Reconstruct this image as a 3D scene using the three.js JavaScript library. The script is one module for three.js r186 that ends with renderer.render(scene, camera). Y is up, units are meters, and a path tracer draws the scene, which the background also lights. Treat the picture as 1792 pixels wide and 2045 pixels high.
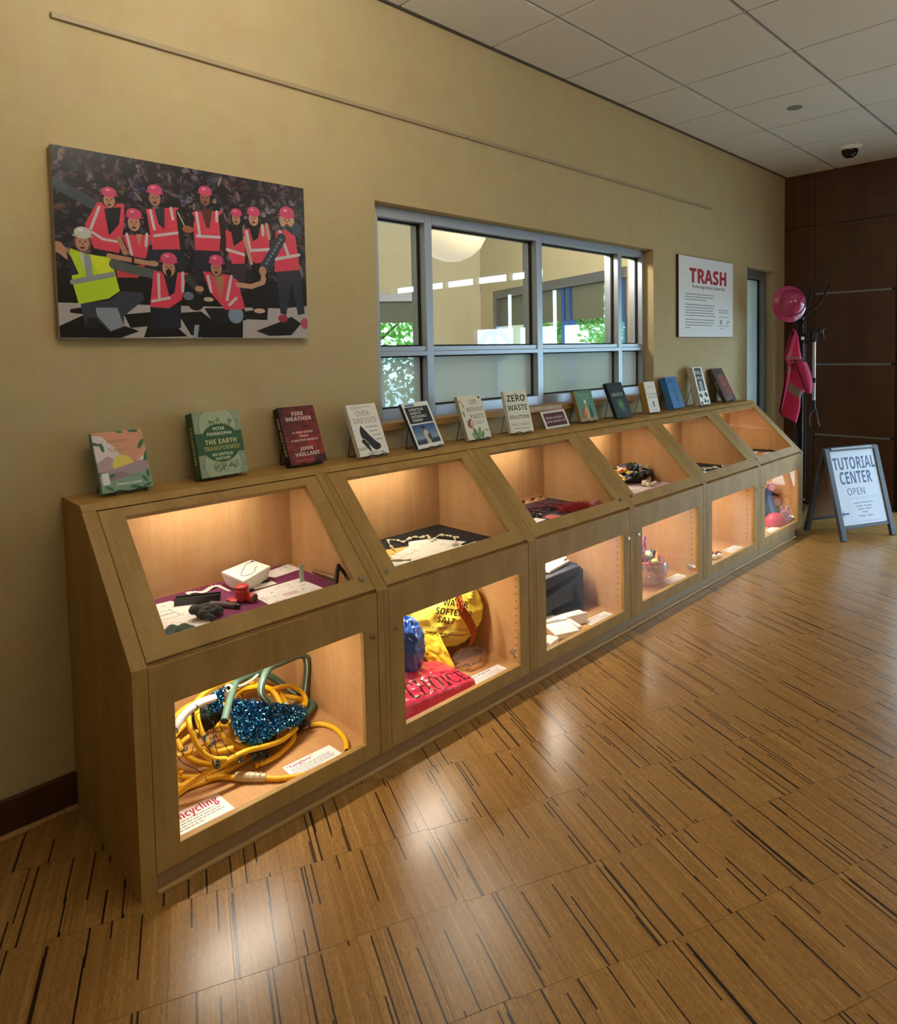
import * as THREE from 'three';
import { RoundedBoxGeometry } from 'three/addons/geometries/RoundedBoxGeometry.js';
import { mergeGeometries, toCreasedNormals } from 'three/addons/utils/BufferGeometryUtils.js';
import { ConvexGeometry } from 'three/addons/geometries/ConvexGeometry.js';
import { ParametricGeometry } from 'three/addons/geometries/ParametricGeometry.js';
import { RectAreaLightUniformsLib } from 'three/addons/lights/RectAreaLightUniformsLib.js';
import { createNoise3D } from 'simplex-noise';
RectAreaLightUniformsLib.init();

// ---------------------------------------------------------------- camera, sky, exposure
const W = 1792, H = 2045, F = 1351.52, PY = 773.26;
const scene = new THREE.Scene();
const camera = new THREE.PerspectiveCamera(2 * Math.atan(H / 2 / F) * 180 / Math.PI, W / H, 0.05, 80);
{
  const yaw = 0.7677, pitch = 0.0515, roll = -0.0205, V = (x, y, z) => new THREE.Vector3(x, y, z);
  const fw = V(Math.sin(yaw) * Math.cos(pitch), -Math.sin(pitch), -Math.cos(yaw) * Math.cos(pitch));
  const rt = V(Math.cos(yaw), 0, Math.sin(yaw)), up = V().crossVectors(rt, fw);
  const r2 = rt.clone().multiplyScalar(Math.cos(roll)).addScaledVector(up, Math.sin(roll));
  const u2 = up.clone().multiplyScalar(Math.cos(roll)).addScaledVector(rt, -Math.sin(roll));
  camera.position.set(-0.5823, 1.4266, 2.3607);
  camera.quaternion.setFromRotationMatrix(new THREE.Matrix4().makeBasis(r2, u2, fw.clone().negate()));
  camera.setViewOffset(W, H, 0, H / 2 - PY, W, H);
}
scene.add(camera);
scene.background = new THREE.Color().setRGB(0.56, 0.80, 1.0);
scene.backgroundIntensity = 13.5;
const renderer = new THREE.WebGLRenderer({ antialias: true });
renderer.toneMapping = THREE.LinearToneMapping;
renderer.toneMappingExposure = 1.0;
renderer.shadowMap.enabled = true;
const CASE_LOWER = 135, CASE_UPPER = 38, TROFFER = 0.3, PENDANT = 3.7, PENDANT2 = 1.8, LOBBY = 18;
const WARM = new THREE.Color().setRGB(1, 0.90, 0.72), CASE = new THREE.Color().setRGB(1, 0.90, 0.74);

// ---------------------------------------------------------------- helpers
let seed0 = 12345;
const rng = (s) => () => { s |= 0; s = (s + 0x6d2b79f5) | 0; let t = Math.imul(s ^ (s >>> 15), 1 | s); t = (t + Math.imul(t ^ (t >>> 7), 61 | t)) ^ t; return ((t ^ (t >>> 14)) >>> 0) / 4294967296; };
const R0 = rng(seed0), noise3 = createNoise3D(rng(77));
const V3 = (x, y, z) => new THREE.Vector3(x, y, z);
const used = new Map();
function numbered(n) { const k = used.get(n) ?? 0; used.set(n, k + 1); return k ? n + '_' + String(k).padStart(3, '0') : n; }
function shade(m) { m.castShadow = m.receiveShadow = true; return m; }
function part(name, geo, mat, parent) { const m = shade(new THREE.Mesh(Array.isArray(geo) ? join(geo) : geo, mat)); m.name = name; parent.add(m); return m; }
function thing(name, label, category, pos = [0, 0, 0], turn = 0, group) {
  const o = new THREE.Group(); o.name = numbered(name); o.position.set(...pos); o.rotation.y = turn;
  o.userData = { label, category }; if (group) o.userData.group = group; scene.add(o); return o;
}
function single(name, label, category, geo, mat, pos = [0, 0, 0], turn = 0, group) {
  const m = shade(new THREE.Mesh(Array.isArray(geo) ? join(geo) : geo, mat)); m.name = numbered(name); m.position.set(...pos); m.rotation.y = turn;
  m.userData = { label, category }; if (group) m.userData.group = group; scene.add(m); return m;
}
function structure(name, label, geo, mat) {
  const o = geo ? shade(new THREE.Mesh(Array.isArray(geo) ? join(geo) : geo, mat)) : new THREE.Group();
  o.name = name; o.userData = { kind: 'structure', label, category: label.split(' ').pop() }; scene.add(o); return o;
}
const plainOf = (g) => { g = g.index ? g.toNonIndexed() : g; for (const k of Object.keys(g.attributes)) if (!['position', 'normal', 'uv'].includes(k)) g.deleteAttribute(k); if (!g.attributes.uv) boxUV(g); return g; };
const join = (list) => list.length === 1 ? list[0] : mergeGeometries(list.map(plainOf));
// texture coordinates in metres from the surface's own position and facing
function boxUV(g, turn = false) {
  if (g.index) g = g.toNonIndexed();
  const p = g.attributes.position, n = g.attributes.normal, uv = new Float32Array(p.count * 2);
  for (let i = 0; i < p.count; i++) {
    const ax = Math.abs(n.getX(i)), ay = Math.abs(n.getY(i)), az = Math.abs(n.getZ(i));
    let u, v;
    if (ax >= ay && ax >= az) { u = p.getZ(i); v = p.getY(i); } else if (ay >= az) { u = p.getX(i); v = p.getZ(i); } else { u = p.getX(i); v = p.getY(i); }
    uv[2 * i] = turn ? v : u; uv[2 * i + 1] = turn ? u : v;
  }
  g.setAttribute('uv', new THREE.BufferAttribute(uv, 2)); return g;
}
// a box given by its low corner and high corner
function bx(x0, x1, y0, y1, z0, z1, r = 0, turn = false) {
  const w = x1 - x0, h = y1 - y0, d = z1 - z0, rr = Math.min(r, w / 2.2, h / 2.2, d / 2.2);
  const g = rr > 0 ? new RoundedBoxGeometry(w, h, d, 1, rr) : new THREE.BoxGeometry(w, h, d);
  g.translate((x0 + x1) / 2, (y0 + y1) / 2, (z0 + z1) / 2); return boxUV(g, turn);
}
// a profile in the (z, y) plane swept along x
function prism(poly, x0, x1, bevel = 0) {
  const s = new THREE.Shape(poly.map(([z, y]) => new THREE.Vector2(z, y)));
  const g = new THREE.ExtrudeGeometry(s, { depth: x1 - x0 - 2 * bevel, bevelEnabled: bevel > 0, bevelSize: bevel, bevelOffset: -bevel, bevelThickness: bevel, bevelSegments: 1 });
  g.translate(0, 0, bevel); g.applyMatrix4(new THREE.Matrix4().makeBasis(V3(0, 0, 1), V3(0, 1, 0), V3(1, 0, 0))); // (z,y,x)
  const p = g.attributes.position, ix = g.index; // the basis change mirrors, so turn every face over again
  if (!ix) { const a = p.array, n = g.attributes.normal.array; for (let i = 0; i < a.length; i += 9) for (let k = 0; k < 3; k++) { let t = a[i + 3 + k]; a[i + 3 + k] = a[i + 6 + k]; a[i + 6 + k] = t; } }
  g.computeVertexNormals(); g.translate(x0, 0, 0); return boxUV(g);
}
// a flat frame (outer rectangle with a rectangular opening) in the xy plane, thickness towards -z
function frameGeo(x0, x1, y0, y1, a0, a1, b0, b1, t, bevel = 0.0015) {
  const s = new THREE.Shape([[x0, y0], [x1, y0], [x1, y1], [x0, y1]].map((p) => new THREE.Vector2(...p)));
  s.holes.push(new THREE.Path([[a0, b0], [a0, b1], [a1, b1], [a1, b0]].map((p) => new THREE.Vector2(...p))));
  const g = new THREE.ExtrudeGeometry(s, { depth: t - 2 * bevel, bevelEnabled: true, bevelSize: bevel, bevelOffset: -bevel, bevelThickness: bevel, bevelSegments: 1 });
  g.translate(0, 0, -t + bevel); return boxUV(g);
}
const curve = (pts, closed = false) => new THREE.CatmullRomCurve3(pts.map((p) => V3(...p)), closed, 'catmullrom', 0.5);
function tube(pts, r, n = 40, k = 8, closed = false) { return new THREE.TubeGeometry(curve(pts, closed), n, r, k, closed); }
function rod(a, b, r, r2 = r, k = 10) {
  const A = V3(...a), B = V3(...b), d = B.clone().sub(A), g = new THREE.CylinderGeometry(r2, r, d.length(), k);
  g.applyQuaternion(new THREE.Quaternion().setFromUnitVectors(V3(0, 1, 0), d.clone().normalize())); g.translate(...A.add(B).multiplyScalar(0.5).toArray()); return g;
}
const lathe = (pts, n = 32) => new THREE.LatheGeometry(pts.map((p) => new THREE.Vector2(...p)), n);
const triples = (a) => { const o = []; for (let i = 0; i < a.length; i += 3) o.push([a[i], a[i + 1], a[i + 2]]); return o; };
// an uneven lump: an ellipsoid pushed in and out by noise
function lump(rx, ry, rz, amp, freq, s, seg = 40, sharp = false) {
  const g = new THREE.SphereGeometry(1, seg, Math.round(seg * 0.7)), p = g.attributes.position;
  for (let i = 0; i < p.count; i++) {
    const x = p.getX(i), y = p.getY(i), z = p.getZ(i);
    let n = noise3(x * freq + s, y * freq, z * freq) + 0.5 * noise3(x * freq * 2.1, y * freq * 2.1 + s, z * freq * 2.1);
    if (sharp) n = 0.7 - 1.6 * Math.abs(n);
    const k = 1 + amp * n; p.setXYZ(i, x * rx * k, y * ry * k, z * rz * k);
  }
  g.computeVertexNormals(); return g;
}
// a thin sheet over a grid: f(u, v) gives the point
function sheet(f, nu = 24, nv = 24) { return new ParametricGeometry((u, v, t) => t.set(...f(u, v)), nu, nv); }
// a flat polygon card with thickness lying in the xz plane (points are [x, z])
function card(pts, y, t = 0.0012) {
  const s = new THREE.Shape(pts.map(([x, z]) => new THREE.Vector2(x, -z))), g = new THREE.ExtrudeGeometry(s, { depth: t, bevelEnabled: false });
  g.rotateX(-Math.PI / 2); g.translate(0, y, 0); g.computeBoundingBox();
  const b = g.boundingBox, p = g.attributes.position, uv = g.attributes.uv;
  for (let i = 0; i < p.count; i++) uv.setXY(i, (p.getX(i) - b.min.x) / (b.max.x - b.min.x), 1 - (p.getZ(i) - b.min.z) / (b.max.z - b.min.z));
  return g;
}
// ---------------------------------------------------------------- textures and materials
function canvasTex(w, h, paint, repeat) {
  const c = document.createElement('canvas'); c.width = w; c.height = h; const g = c.getContext('2d'); paint(g, w, h);
  const t = new THREE.CanvasTexture(c); t.colorSpace = THREE.SRGBColorSpace; t.anisotropy = 8; t.magFilter = THREE.LinearFilter;
  if (repeat) { t.wrapS = t.wrapT = THREE.RepeatWrapping; t.repeat.set(repeat[0], repeat[1]); }
  return t;
}
const std = (o) => new THREE.MeshStandardMaterial(o), phys = (o) => new THREE.MeshPhysicalMaterial(o);
const hex = (c) => new THREE.Color(c);
function fuzz(g, w, h, n, colors, a, sx, sy, s) { // fine flecks that wrap round the edges
  const r = rng(s);
  for (let i = 0; i < n; i++) {
    g.globalAlpha = a * r(); g.fillStyle = colors[Math.floor(r() * colors.length)];
    const x = r() * w, y = r() * h, ww = sx * (0.3 + r()), hh = sy * (0.3 + r());
    g.fillRect(x, y, ww, hh); if (x + ww > w) g.fillRect(x - w, y, ww, hh); if (y + hh > h) g.fillRect(x, y - h, ww, hh);
  }
  g.globalAlpha = 1;
}
function woodTex(base, dark, light, s, size = 0.6) {
  return canvasTex(768, 768, (g, w, h) => {
    g.fillStyle = base; g.fillRect(0, 0, w, h);
    fuzz(g, w, h, 240, [dark, light], 0.10, 70, 420, s); fuzz(g, w, h, 2600, [dark, light], 0.13, 3, 130, s + 1); fuzz(g, w, h, 9000, [dark, light], 0.16, 2, 16, s + 2); fuzz(g, w, h, 200, [light], 0.12, 90, 26, s + 3);
  }, [1 / size, 1 / size]);
}
const bumpTex = (w, s, n, sx, sy, rep) => canvasTex(w, w, (g) => { g.fillStyle = '#808080'; g.fillRect(0, 0, w, w); fuzz(g, w, w, n, ['#fff', '#000'], 0.5, sx, sy, s); }, rep);
const M = {};
M.maple = std({ map: woodTex('#aa8648', '#886329', '#c09f5f', 5), roughness: 0.55 });
M.mapleIn = std({ map: woodTex('#bf9360', '#a87641', '#d0a876', 9), roughness: 0.5 });
M.edge = std({ map: woodTex('#bb9256', '#987040', '#d4ad74', 13), roughness: 0.45 });
M.darkwood = std({ map: woodTex('#51301c', '#331a0c', '#64402a', 21, 1.2), roughness: 0.33 });
M.base = std({ map: woodTex('#4a2a17', '#2c150a', '#5a3720', 25, 1.0), roughness: 0.4 });
{
  const t = canvasTex(1024, 1024, (g, w, h) => { g.fillStyle = '#bfae85'; g.fillRect(0, 0, w, h); fuzz(g, w, h, 900, ['#b49c6c', '#c9b58b'], 0.07, 120, 120, 31); fuzz(g, w, h, 26000, ['#a8905f', '#d2bf95'], 0.2, 2, 9, 32); fuzz(g, w, h, 14000, ['#a8905f', '#d2bf95'], 0.14, 9, 2, 33); }, [1 / 0.9, 1 / 0.9]);
  M.wall = std({ map: t, roughness: 0.75, bumpMap: bumpTex(512, 34, 9000, 2, 6, [2.2, 2.2]), bumpScale: 0.0006 });
}
M.wallPlain = std({ color: '#c3ae82', roughness: 0.8 });
M.tile = std({ map: canvasTex(512, 512, (g, w, h) => { g.fillStyle = '#e3e0d9'; g.fillRect(0, 0, w, h); fuzz(g, w, h, 9000, ['#cdc8bd', '#f0ede6'], 0.25, 3, 3, 41); }, [1.6, 1.6]), roughness: 0.92 });
M.grid = std({ color: '#5a544b', roughness: 0.7 });
M.alu = std({ color: '#aab2be', roughness: 0.4, metalness: 0.45 });
M.aluDull = std({ color: '#8d8f94', roughness: 0.45, metalness: 0.7 });
M.gasket = std({ color: '#0b0b0c', roughness: 0.7 });
M.glass = phys({ color: '#ffffff', transmission: 1, roughness: 0.0, thickness: 0, ior: 1.5 });
M.caseGlass = phys({ color: '#ffffff', transmission: 1, roughness: 0.0, thickness: 0, ior: 1.16 });
M.frosted = phys({ color: '#e2edf0', transmission: 0.65, roughness: 0.6, thickness: 0, ior: 1.5 });
M.chrome = std({ color: '#c9c9c6', roughness: 0.22, metalness: 1 });
M.wire = std({ color: '#17120f', roughness: 0.5, metalness: 0.3 });
M.black = std({ color: '#141315', roughness: 0.5 });
M.white = std({ color: '#ece9e2', roughness: 0.7 });
M.paper = std({ color: '#f1ede4', roughness: 0.85 });
M.lamp = std({ color: '#ffffff', emissive: CASE, emissiveIntensity: 6, roughness: 0.6 });
function areaLight(x, y, z, tx, ty, tz, w, h, intensity, color, parent = scene) {
  const l = new THREE.RectAreaLight(color, intensity, w, h); l.position.set(x, y, z); l.lookAt(tx, ty, tz); parent.add(l); return l;
}

// ---------------------------------------------------------------- the room
const X0 = -3.2, X1 = 6.058, ZB = 6.0, CH = 2.96;
const WIN = { x0: 1.272, x1: 3.658, y0: 1.115, y1: 2.095 }, SIDE = { x0: 5.21, x1: 5.79, y0: 0.05, y1: 2.09 };
function wallWithHoles(x0, x1, y0, y1, z0, z1, holes) {
  const s = new THREE.Shape([[x0, y0], [x1, y0], [x1, y1], [x0, y1]].map((p) => new THREE.Vector2(...p)));
  for (const h of holes) s.holes.push(new THREE.Path([[h.x0, h.y0], [h.x0, h.y1], [h.x1, h.y1], [h.x1, h.y0]].map((p) => new THREE.Vector2(...p))));
  const g = new THREE.ExtrudeGeometry(s, { depth: z1 - z0, bevelEnabled: false }); g.translate(0, 0, z0); return boxUV(g);
}
structure('wall_main', 'beige textured wall', wallWithHoles(X0, X1 + 0.2, 0, 3.2, -0.2, 0, [WIN, SIDE]), M.wall);
structure('wall_left', 'beige side wall', bx(X0 - 0.2, X0, 0, 3.2, -0.2, ZB + 0.2), M.wall);
// the wall behind the viewer has a clerestory strip and a glazed entrance towards the dark panelled end
const CLER = { z0: 2.6, z1: 5.6, y0: 2.33, y1: 2.44 }, ENTR = { z0: 0.96, z1: 3.9, y0: 0.03, y1: 2.2 };
structure('wall_back', 'beige wall behind the viewer', wallWithHoles(X0, X1 + 0.2, 0, 3.2, ZB, ZB + 0.2, []), M.wallPlain);
{ // clerestory bars, and a glazed door leaf beside the panelled end wall
  const c = structure('window_4', 'clerestory window strip');
  for (let z = 2.6; z < 5.7; z += 0.6) part('mullion', bx(X1 + 0.05, X1 + 0.12, CLER.y0, CLER.y1, z - 0.025, z + 0.025), M.alu, c);
  const w = structure('window_3', 'blue framed glazed entrance');
  M.blue = std({ color: '#2f5fa8', roughness: 0.4 });
  for (const z of [ENTR.z0 + 0.03, 1.66, 1.72, 2.4, 3.1, ENTR.z1 - 0.03]) part('mullion', bx(X1 + 0.05, X1 + 0.13, ENTR.y0, ENTR.y1, z - 0.03, z + 0.03), M.blue, w);
  for (let z = ENTR.z0 + 0.07, k = 0; k < 4; k++) part('roller_shade', bx(X1 + 0.03, X1 + 0.034, 1.72, 2.2, z + 0.72 * k, z + 0.72 * k + 0.66), std({ color: '#868b7c', roughness: 0.9 }), w);
  for (const y of [0.07, 1.05, 2.19]) part('transom', bx(X1 + 0.06, X1 + 0.12, y - 0.03, y + 0.03, ENTR.z0, ENTR.z1), M.blue, w);
}
structure('ground', 'pale paved ground', bx(-20, 24, -0.3, -0.12, -24, 24), std({ color: '#b9b6ab', roughness: 0.9 }));
// ceiling: lay-in tiles with a recessed grid
{
  const c = structure('ceiling', 'suspended tile ceiling', bx(X0, X1 + 0.2, CH + 0.03, CH + 0.2, -0.2, ZB + 0.2), M.grid);
  const xs = [X0 + 0.02], zs = [0.012, 0.4257];
  for (let x = 2.0362 - 0.61 * 8; x < X1; x += 0.61) xs.push(x); xs.push(X1 - 0.005);
  for (let z = 1.033; z < ZB; z += 0.61) zs.push(z); zs.push(ZB - 0.01);
  const g = 0.005;
  for (let i = 0; i + 1 < xs.length; i++) for (let j = 0; j + 1 < zs.length; j++) {
    if ((j === 5 || j === 8) && i % 3 === 1) { // light fittings sit in these bays
      const t = thing('lay_in_light', 'lit square ceiling light in the tiled ceiling behind the viewer', 'light', [(xs[i] + xs[i + 1]) / 2, CH, (zs[j] + zs[j + 1]) / 2], 0, 'ceiling lights behind the viewer');
      const hw = (xs[i + 1] - xs[i]) / 2 - g, hd = (zs[j + 1] - zs[j]) / 2 - g;
      part('housing', frameGeo(-hw, hw, -hd, hd, -hw + 0.03, hw - 0.03, -hd + 0.03, hd - 0.03, 0.02).rotateX(Math.PI / 2), M.white, t);
      part('diffuser', bx(-hw + 0.03, hw - 0.03, 0.008, 0.012, -hd + 0.03, hd - 0.03), std({ color: '#fff', emissive: WARM, emissiveIntensity: 1.6 }), t);
      areaLight(0, -0.004, 0, 0, -2, 0, hw * 1.8, hd * 1.8, TROFFER, WARM, t);
      continue;
    }
    part('ceiling_tile', bx(xs[i] + g, xs[i + 1] - g, CH, CH + 0.02, zs[j] + g * 1.6, zs[j + 1] - g * 1.6, 0.002), M.tile, c);
  }
  part('grid_trim', [bx(X0, X1, CH - 0.004, CH + 0.02, 0.0, 0.016), bx(X1 - 0.016, X1, CH - 0.004, CH + 0.02, 0.016, ZB)], M.grid, c);
}
// floor of short strip planks laid at a slant, dark strips inlaid in each
{
  const NC = 8, NR = 4;
  const t = canvasTex(2048, 2048, (g, W0, H0) => {
    const r = rng(91), cw = W0 / NC, ch = H0 / NR;
    for (let i = 0; i < NC; i++) for (let j = 0; j < NR; j++) {
      g.save(); g.beginPath(); g.rect(i * cw, j * ch, cw, ch); g.clip(); g.translate(i * cw, j * ch);
      const tone = r() * 8 - 4; g.fillStyle = `rgb(${154 + tone * 0.5},${113 + tone * 0.5},${59 + tone * 0.4})`; g.fillRect(0, 0, cw, ch);
      for (let x = 0; x < cw;) { const ww = 5 + r() * 9; g.globalAlpha = 0.08 + 0.26 * r(); g.fillStyle = ['#6d4a1e', '#cda568', '#80591f', '#b98d50'][Math.floor(r() * 4)]; const a = r() < 0.5 ? 0 : r() * ch, b = r() < 0.5 ? ch : a + r() * (ch - a); g.fillRect(x, a, ww, b - a); x += ww; }
      for (let k = 0; k < 1500; k++) { g.globalAlpha = 0.4 * r(); g.fillStyle = r() < 0.55 ? '#5a3a16' : '#d2aa6c'; g.fillRect(r() * cw, r() * ch, 1 + 2.4 * r(), 4 + 22 * r()); }
      g.globalAlpha = 1; g.fillStyle = '#24100a';
      const n = 2 + Math.floor(r() * 3.4);
      for (let k = 0; k < n; k++) { const x = 8 + r() * (cw - 26), L = ch * (0.15 + 0.85 * r()); const m = r(); const a = L > 0.9 * ch ? 0 : m < 0.42 ? 0 : m < 0.84 ? ch - L : r() * (ch - L); g.fillRect(x, a, 6.5 + r() * 2, Math.min(L, ch)); }
      if (r() < 0.3) { g.fillRect(r() * cw, r() < 0.5 ? 0 : ch - 30, 8, 30); }
      g.restore();
    }
  });
  M.plank = phys({ map: t, roughness: 0.29, clearcoat: 0.0, specularIntensity: 1.0 });
  const fl = structure('floor', 'striped strip plank floor', bx(X0, X1 + 0.2, -0.1, -0.004, -0.1, ZB + 0.2), std({ color: '#5a3f1e', roughness: 0.5 }));
  const L = 0.287, Wd = 0.1435, a = 112.8 * Math.PI / 180, ux = Math.cos(a), uz = Math.sin(a); // u along the strips; v = (sin, -cos)
  const kinds = [];
  for (let i = 0; i < NC; i++) for (let j = 0; j < NR; j++) {
    const g = new THREE.BoxGeometry(Wd - 0.0007, 0.008, L - 0.0009), uv = g.attributes.uv, p = g.attributes.position;
    for (let k = 0; k < uv.count; k++) uv.setXY(k, (i + 0.01 + 0.98 * (p.getX(k) / Wd + 0.5)) / NC, (j + 0.01 + 0.98 * (p.getZ(k) / L + 0.5)) / NR);
    kinds.push(g);
  }
  const spots = [], r = rng(5), turn = Math.atan2(ux, uz);
  for (let j = -50; j < 50; j++) {
    const jog = (r() - 0.5) * 0.024;
    for (let k = -40; k < 40; k++) {
      const u = 0.553 + L * (k + 0.5) + jog, v = Wd * (j + 0.5), x = u * ux + v * uz, z = u * uz - v * ux, kind = Math.floor(r() * 32), lift = r() * 0.0004;
      if (x < X0 + 0.2 || x > X1 + 0.05 || z < 0.02 || z > ZB - 0.1) continue;
      if (x > 0.05 && x < 4.6 && z < 0.42) continue;                     // under the display cases
      const q = V3(x, 0, z).project(camera), inView = V3(x, 0, z).sub(camera.position).dot(V3(0.69, -0.05, -0.72)) > 0.2 && Math.abs(q.x) < 1.06 && Math.abs(q.y) < 1.06;
      spots.push({ x, z, kind, lift, d: Math.hypot(x + 0.58, z - 2.36) + (inView ? 0 : 100) });
    }
  }
  spots.sort((p, q) => p.d - q.d);
  const rest = [];
  spots.forEach((s, i) => {
    if (i < 300) { const m = part(i ? 'plank_' + String(i).padStart(3, '0') : 'plank', kinds[s.kind], M.plank, fl); m.position.set(s.x, -0.004 + s.lift, s.z); m.rotation.y = turn; } else { const g = kinds[s.kind].clone(); g.rotateY(turn); g.translate(s.x, -0.004 + s.lift, s.z); rest.push(g); }
  });
  const m = part('plank_field', rest, M.plank, fl); m.userData.kind = 'stuff';
}
// panelled end wall with metal reveals
{
  const w = structure('wall_right', 'dark panelled end wall', wallWithHoles(-ZB - 0.2, 0.2, 0, 3.2, 0, 0.196, [{ x0: -ENTR.z1, x1: -ENTR.z0, y0: ENTR.y0, y1: ENTR.y1 }, { x0: -CLER.z1, x1: -CLER.z0, y0: CLER.y0, y1: CLER.y1 }]).rotateY(Math.PI / 2).translate(X1 + 0.004, 0, 0), std({ color: '#1b0f08', roughness: 0.6 }));
  const ys = [0.0, 0.618, 1.251, 1.881, 2.49, CH], zs = [0.0, 0.262, 0.885, ENTR.z1 + 0.02, 5.6, ZB];
  for (let i = 0; i + 1 < zs.length; i++) for (let j = 0; j + 1 < ys.length; j++) {
    if (i === 0 && j > 0 && j < 4) { if (j === 1) part('panel', bx(X1 - 0.018, X1 + 0.006, 0.002, 2.488, 0.002, zs[1] - 0.002, 0.0015), M.darkwood, w); continue; }
    if (i === 0 && j === 0) continue;
    if (i === 2 && j < 4 || i === 3 && j === 3) continue;                                       // the glazed entrance
    const gap = j >= 1 && j <= 3 || j === 0 ? 0.007 : 0.002;
    part('panel', bx(X1 - 0.018, X1 + 0.006, ys[j] + (j ? (j === 4 ? 0.002 : 0.008) : 0.002), ys[j + 1] - (j === 3 || j === 4 ? 0.002 : 0.008), zs[i] + 0.002, zs[i + 1] - 0.002, 0.0015), M.darkwood, w);
  }
  for (const y of ys.slice(1, 4)) for (let i = 1; i + 1 < zs.length; i++) if (i !== 2) part('metal_reveal', bx(X1 - 0.014, X1 + 0.002, y - 0.008, y + 0.008, zs[i] + 0.004, zs[i + 1] - 0.03), M.aluDull, w);
  part('metal_edge', frameGeo(-ENTR.z1 - 0.04, -ENTR.z0 + 0.07, 0.0, 2.488, -ENTR.z1, -ENTR.z0, 0.03, ENTR.y1, 0.036).rotateY(-Math.PI / 2).translate(X1 - 0.03, 0, 0), M.aluDull, w);
}
structure('baseboard_main', 'dark wooden baseboard', [bx(X0, 0.004, 0.012, 0.115, 0, 0.016, 0.003), bx(4.87, 5.2, 0.012, 0.115, 0, 0.016, 0.003), bx(5.8, X1 - 0.02, 0.012, 0.115, 0, 0.016, 0.003)], M.base);
structure('trim_1', 'shoe trim', [bx(X0, 0.0, 0, 0.014, 0, 0.03, 0.004)], M.edge);
// picture rail: two butted lengths of thin moulding
{
  M.rail = std({ color: '#a8987a', roughness: 0.5 });
  const r = structure('trim_2', 'thin picture rail moulding');
  for (const [a, b] of [[0.035, 1.846], [1.85, 4.53]]) part('rail_length', bx(a, b, 2.4725, 2.4895, 0, 0.012, 0.002), M.rail, r);
}
// interior window over the cases
{
  const w = structure('window_1', 'aluminium framed interior window'), zf = -0.066, zb = -0.17, zg = -0.112;
  const X = [WIN.x0, 1.338, 1.622, 1.668, 2.474, 2.524, 3.322, 3.366, 3.625, WIN.x1], ya = 1.115, yb = WIN.y1;
  const bar = (n, x0, x1, y0, y1) => part(n, bx(x0, x1, y0, y1, zb, zf, 0.002), M.alu, w);
  bar('frame_stile', X[0], X[1], ya, yb); bar('frame_stile', X[8], X[9], ya, yb);
  for (const [a, b] of [[2, 3], [4, 5], [6, 7]]) bar('mullion', X[a], X[b], ya, yb);
  for (const [a, b] of [[1, 2], [3, 4], [5, 6], [7, 8]]) {
    const x0 = X[a], x1 = X[b];
    bar('head_rail', x0, x1, 2.046, yb); bar('sill_rail', x0, x1, ya, 1.168);
    part('transom', prism([[zb, 1.414], [zf, 1.414], [zf, 1.434], [zf - 0.006, 1.438], [zf - 0.006, 1.458], [zb, 1.458]], x0, x1), M.alu, w);
    for (const [y0, y1, frost] of [[1.168, 1.414, 1], [1.458, 2.046, 0]]) {
      part('gasket', frameGeo(x0, x1, y0, y1, x0 + 0.008, x1 - 0.008, y0 + 0.008, y1 - 0.008, 0.016, 0.001).translate(0, 0, zg + 0.008), M.gasket, w);
      part('pane', bx(x0 + 0.004, x1 - 0.004, y0 + 0.004, y1 - 0.004, zg - 0.001, zg + 0.001), frost ? M.frosted : M.glass, w);
    }
  }
  structure('trim_3', 'light wooden window stool', bx(WIN.x0 - 0.02, WIN.x1 + 0.02, 1.083, 1.117, -0.07, 0.022, 0.004, true), M.edge);
}
// narrow frosted sidelight by the end wall
{
  const w = structure('window_2', 'narrow frosted sidelight window'), zf = -0.065, zb = -0.16;
  part('frame_stile', bx(SIDE.x0, SIDE.x0 + 0.05, SIDE.y0, SIDE.y1, zb, zf, 0.002), M.aluDull, w); part('frame_stile', bx(SIDE.x1 - 0.075, SIDE.x1, SIDE.y0, SIDE.y1, zb, zf, 0.002), M.aluDull, w);
  part('head_rail', bx(SIDE.x0 + 0.05, SIDE.x1 - 0.075, 2.02, SIDE.y1, zb, zf, 0.002), M.aluDull, w); part('sill_rail', bx(SIDE.x0 + 0.05, SIDE.x1 - 0.075, SIDE.y0, 0.12, zb, zf, 0.002), M.aluDull, w);
  part('gasket', frameGeo(SIDE.x0 + 0.05, SIDE.x1 - 0.075, 0.12, 2.02, SIDE.x0 + 0.06, SIDE.x1 - 0.1, 0.13, 2.01, 0.016, 0.001).translate(0, 0, -0.1), M.gasket, w);
  part('pane', bx(SIDE.x0 + 0.055, SIDE.x1 - 0.08, 0.125, 2.015, -0.109, -0.107), M.frosted, w);
}
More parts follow.
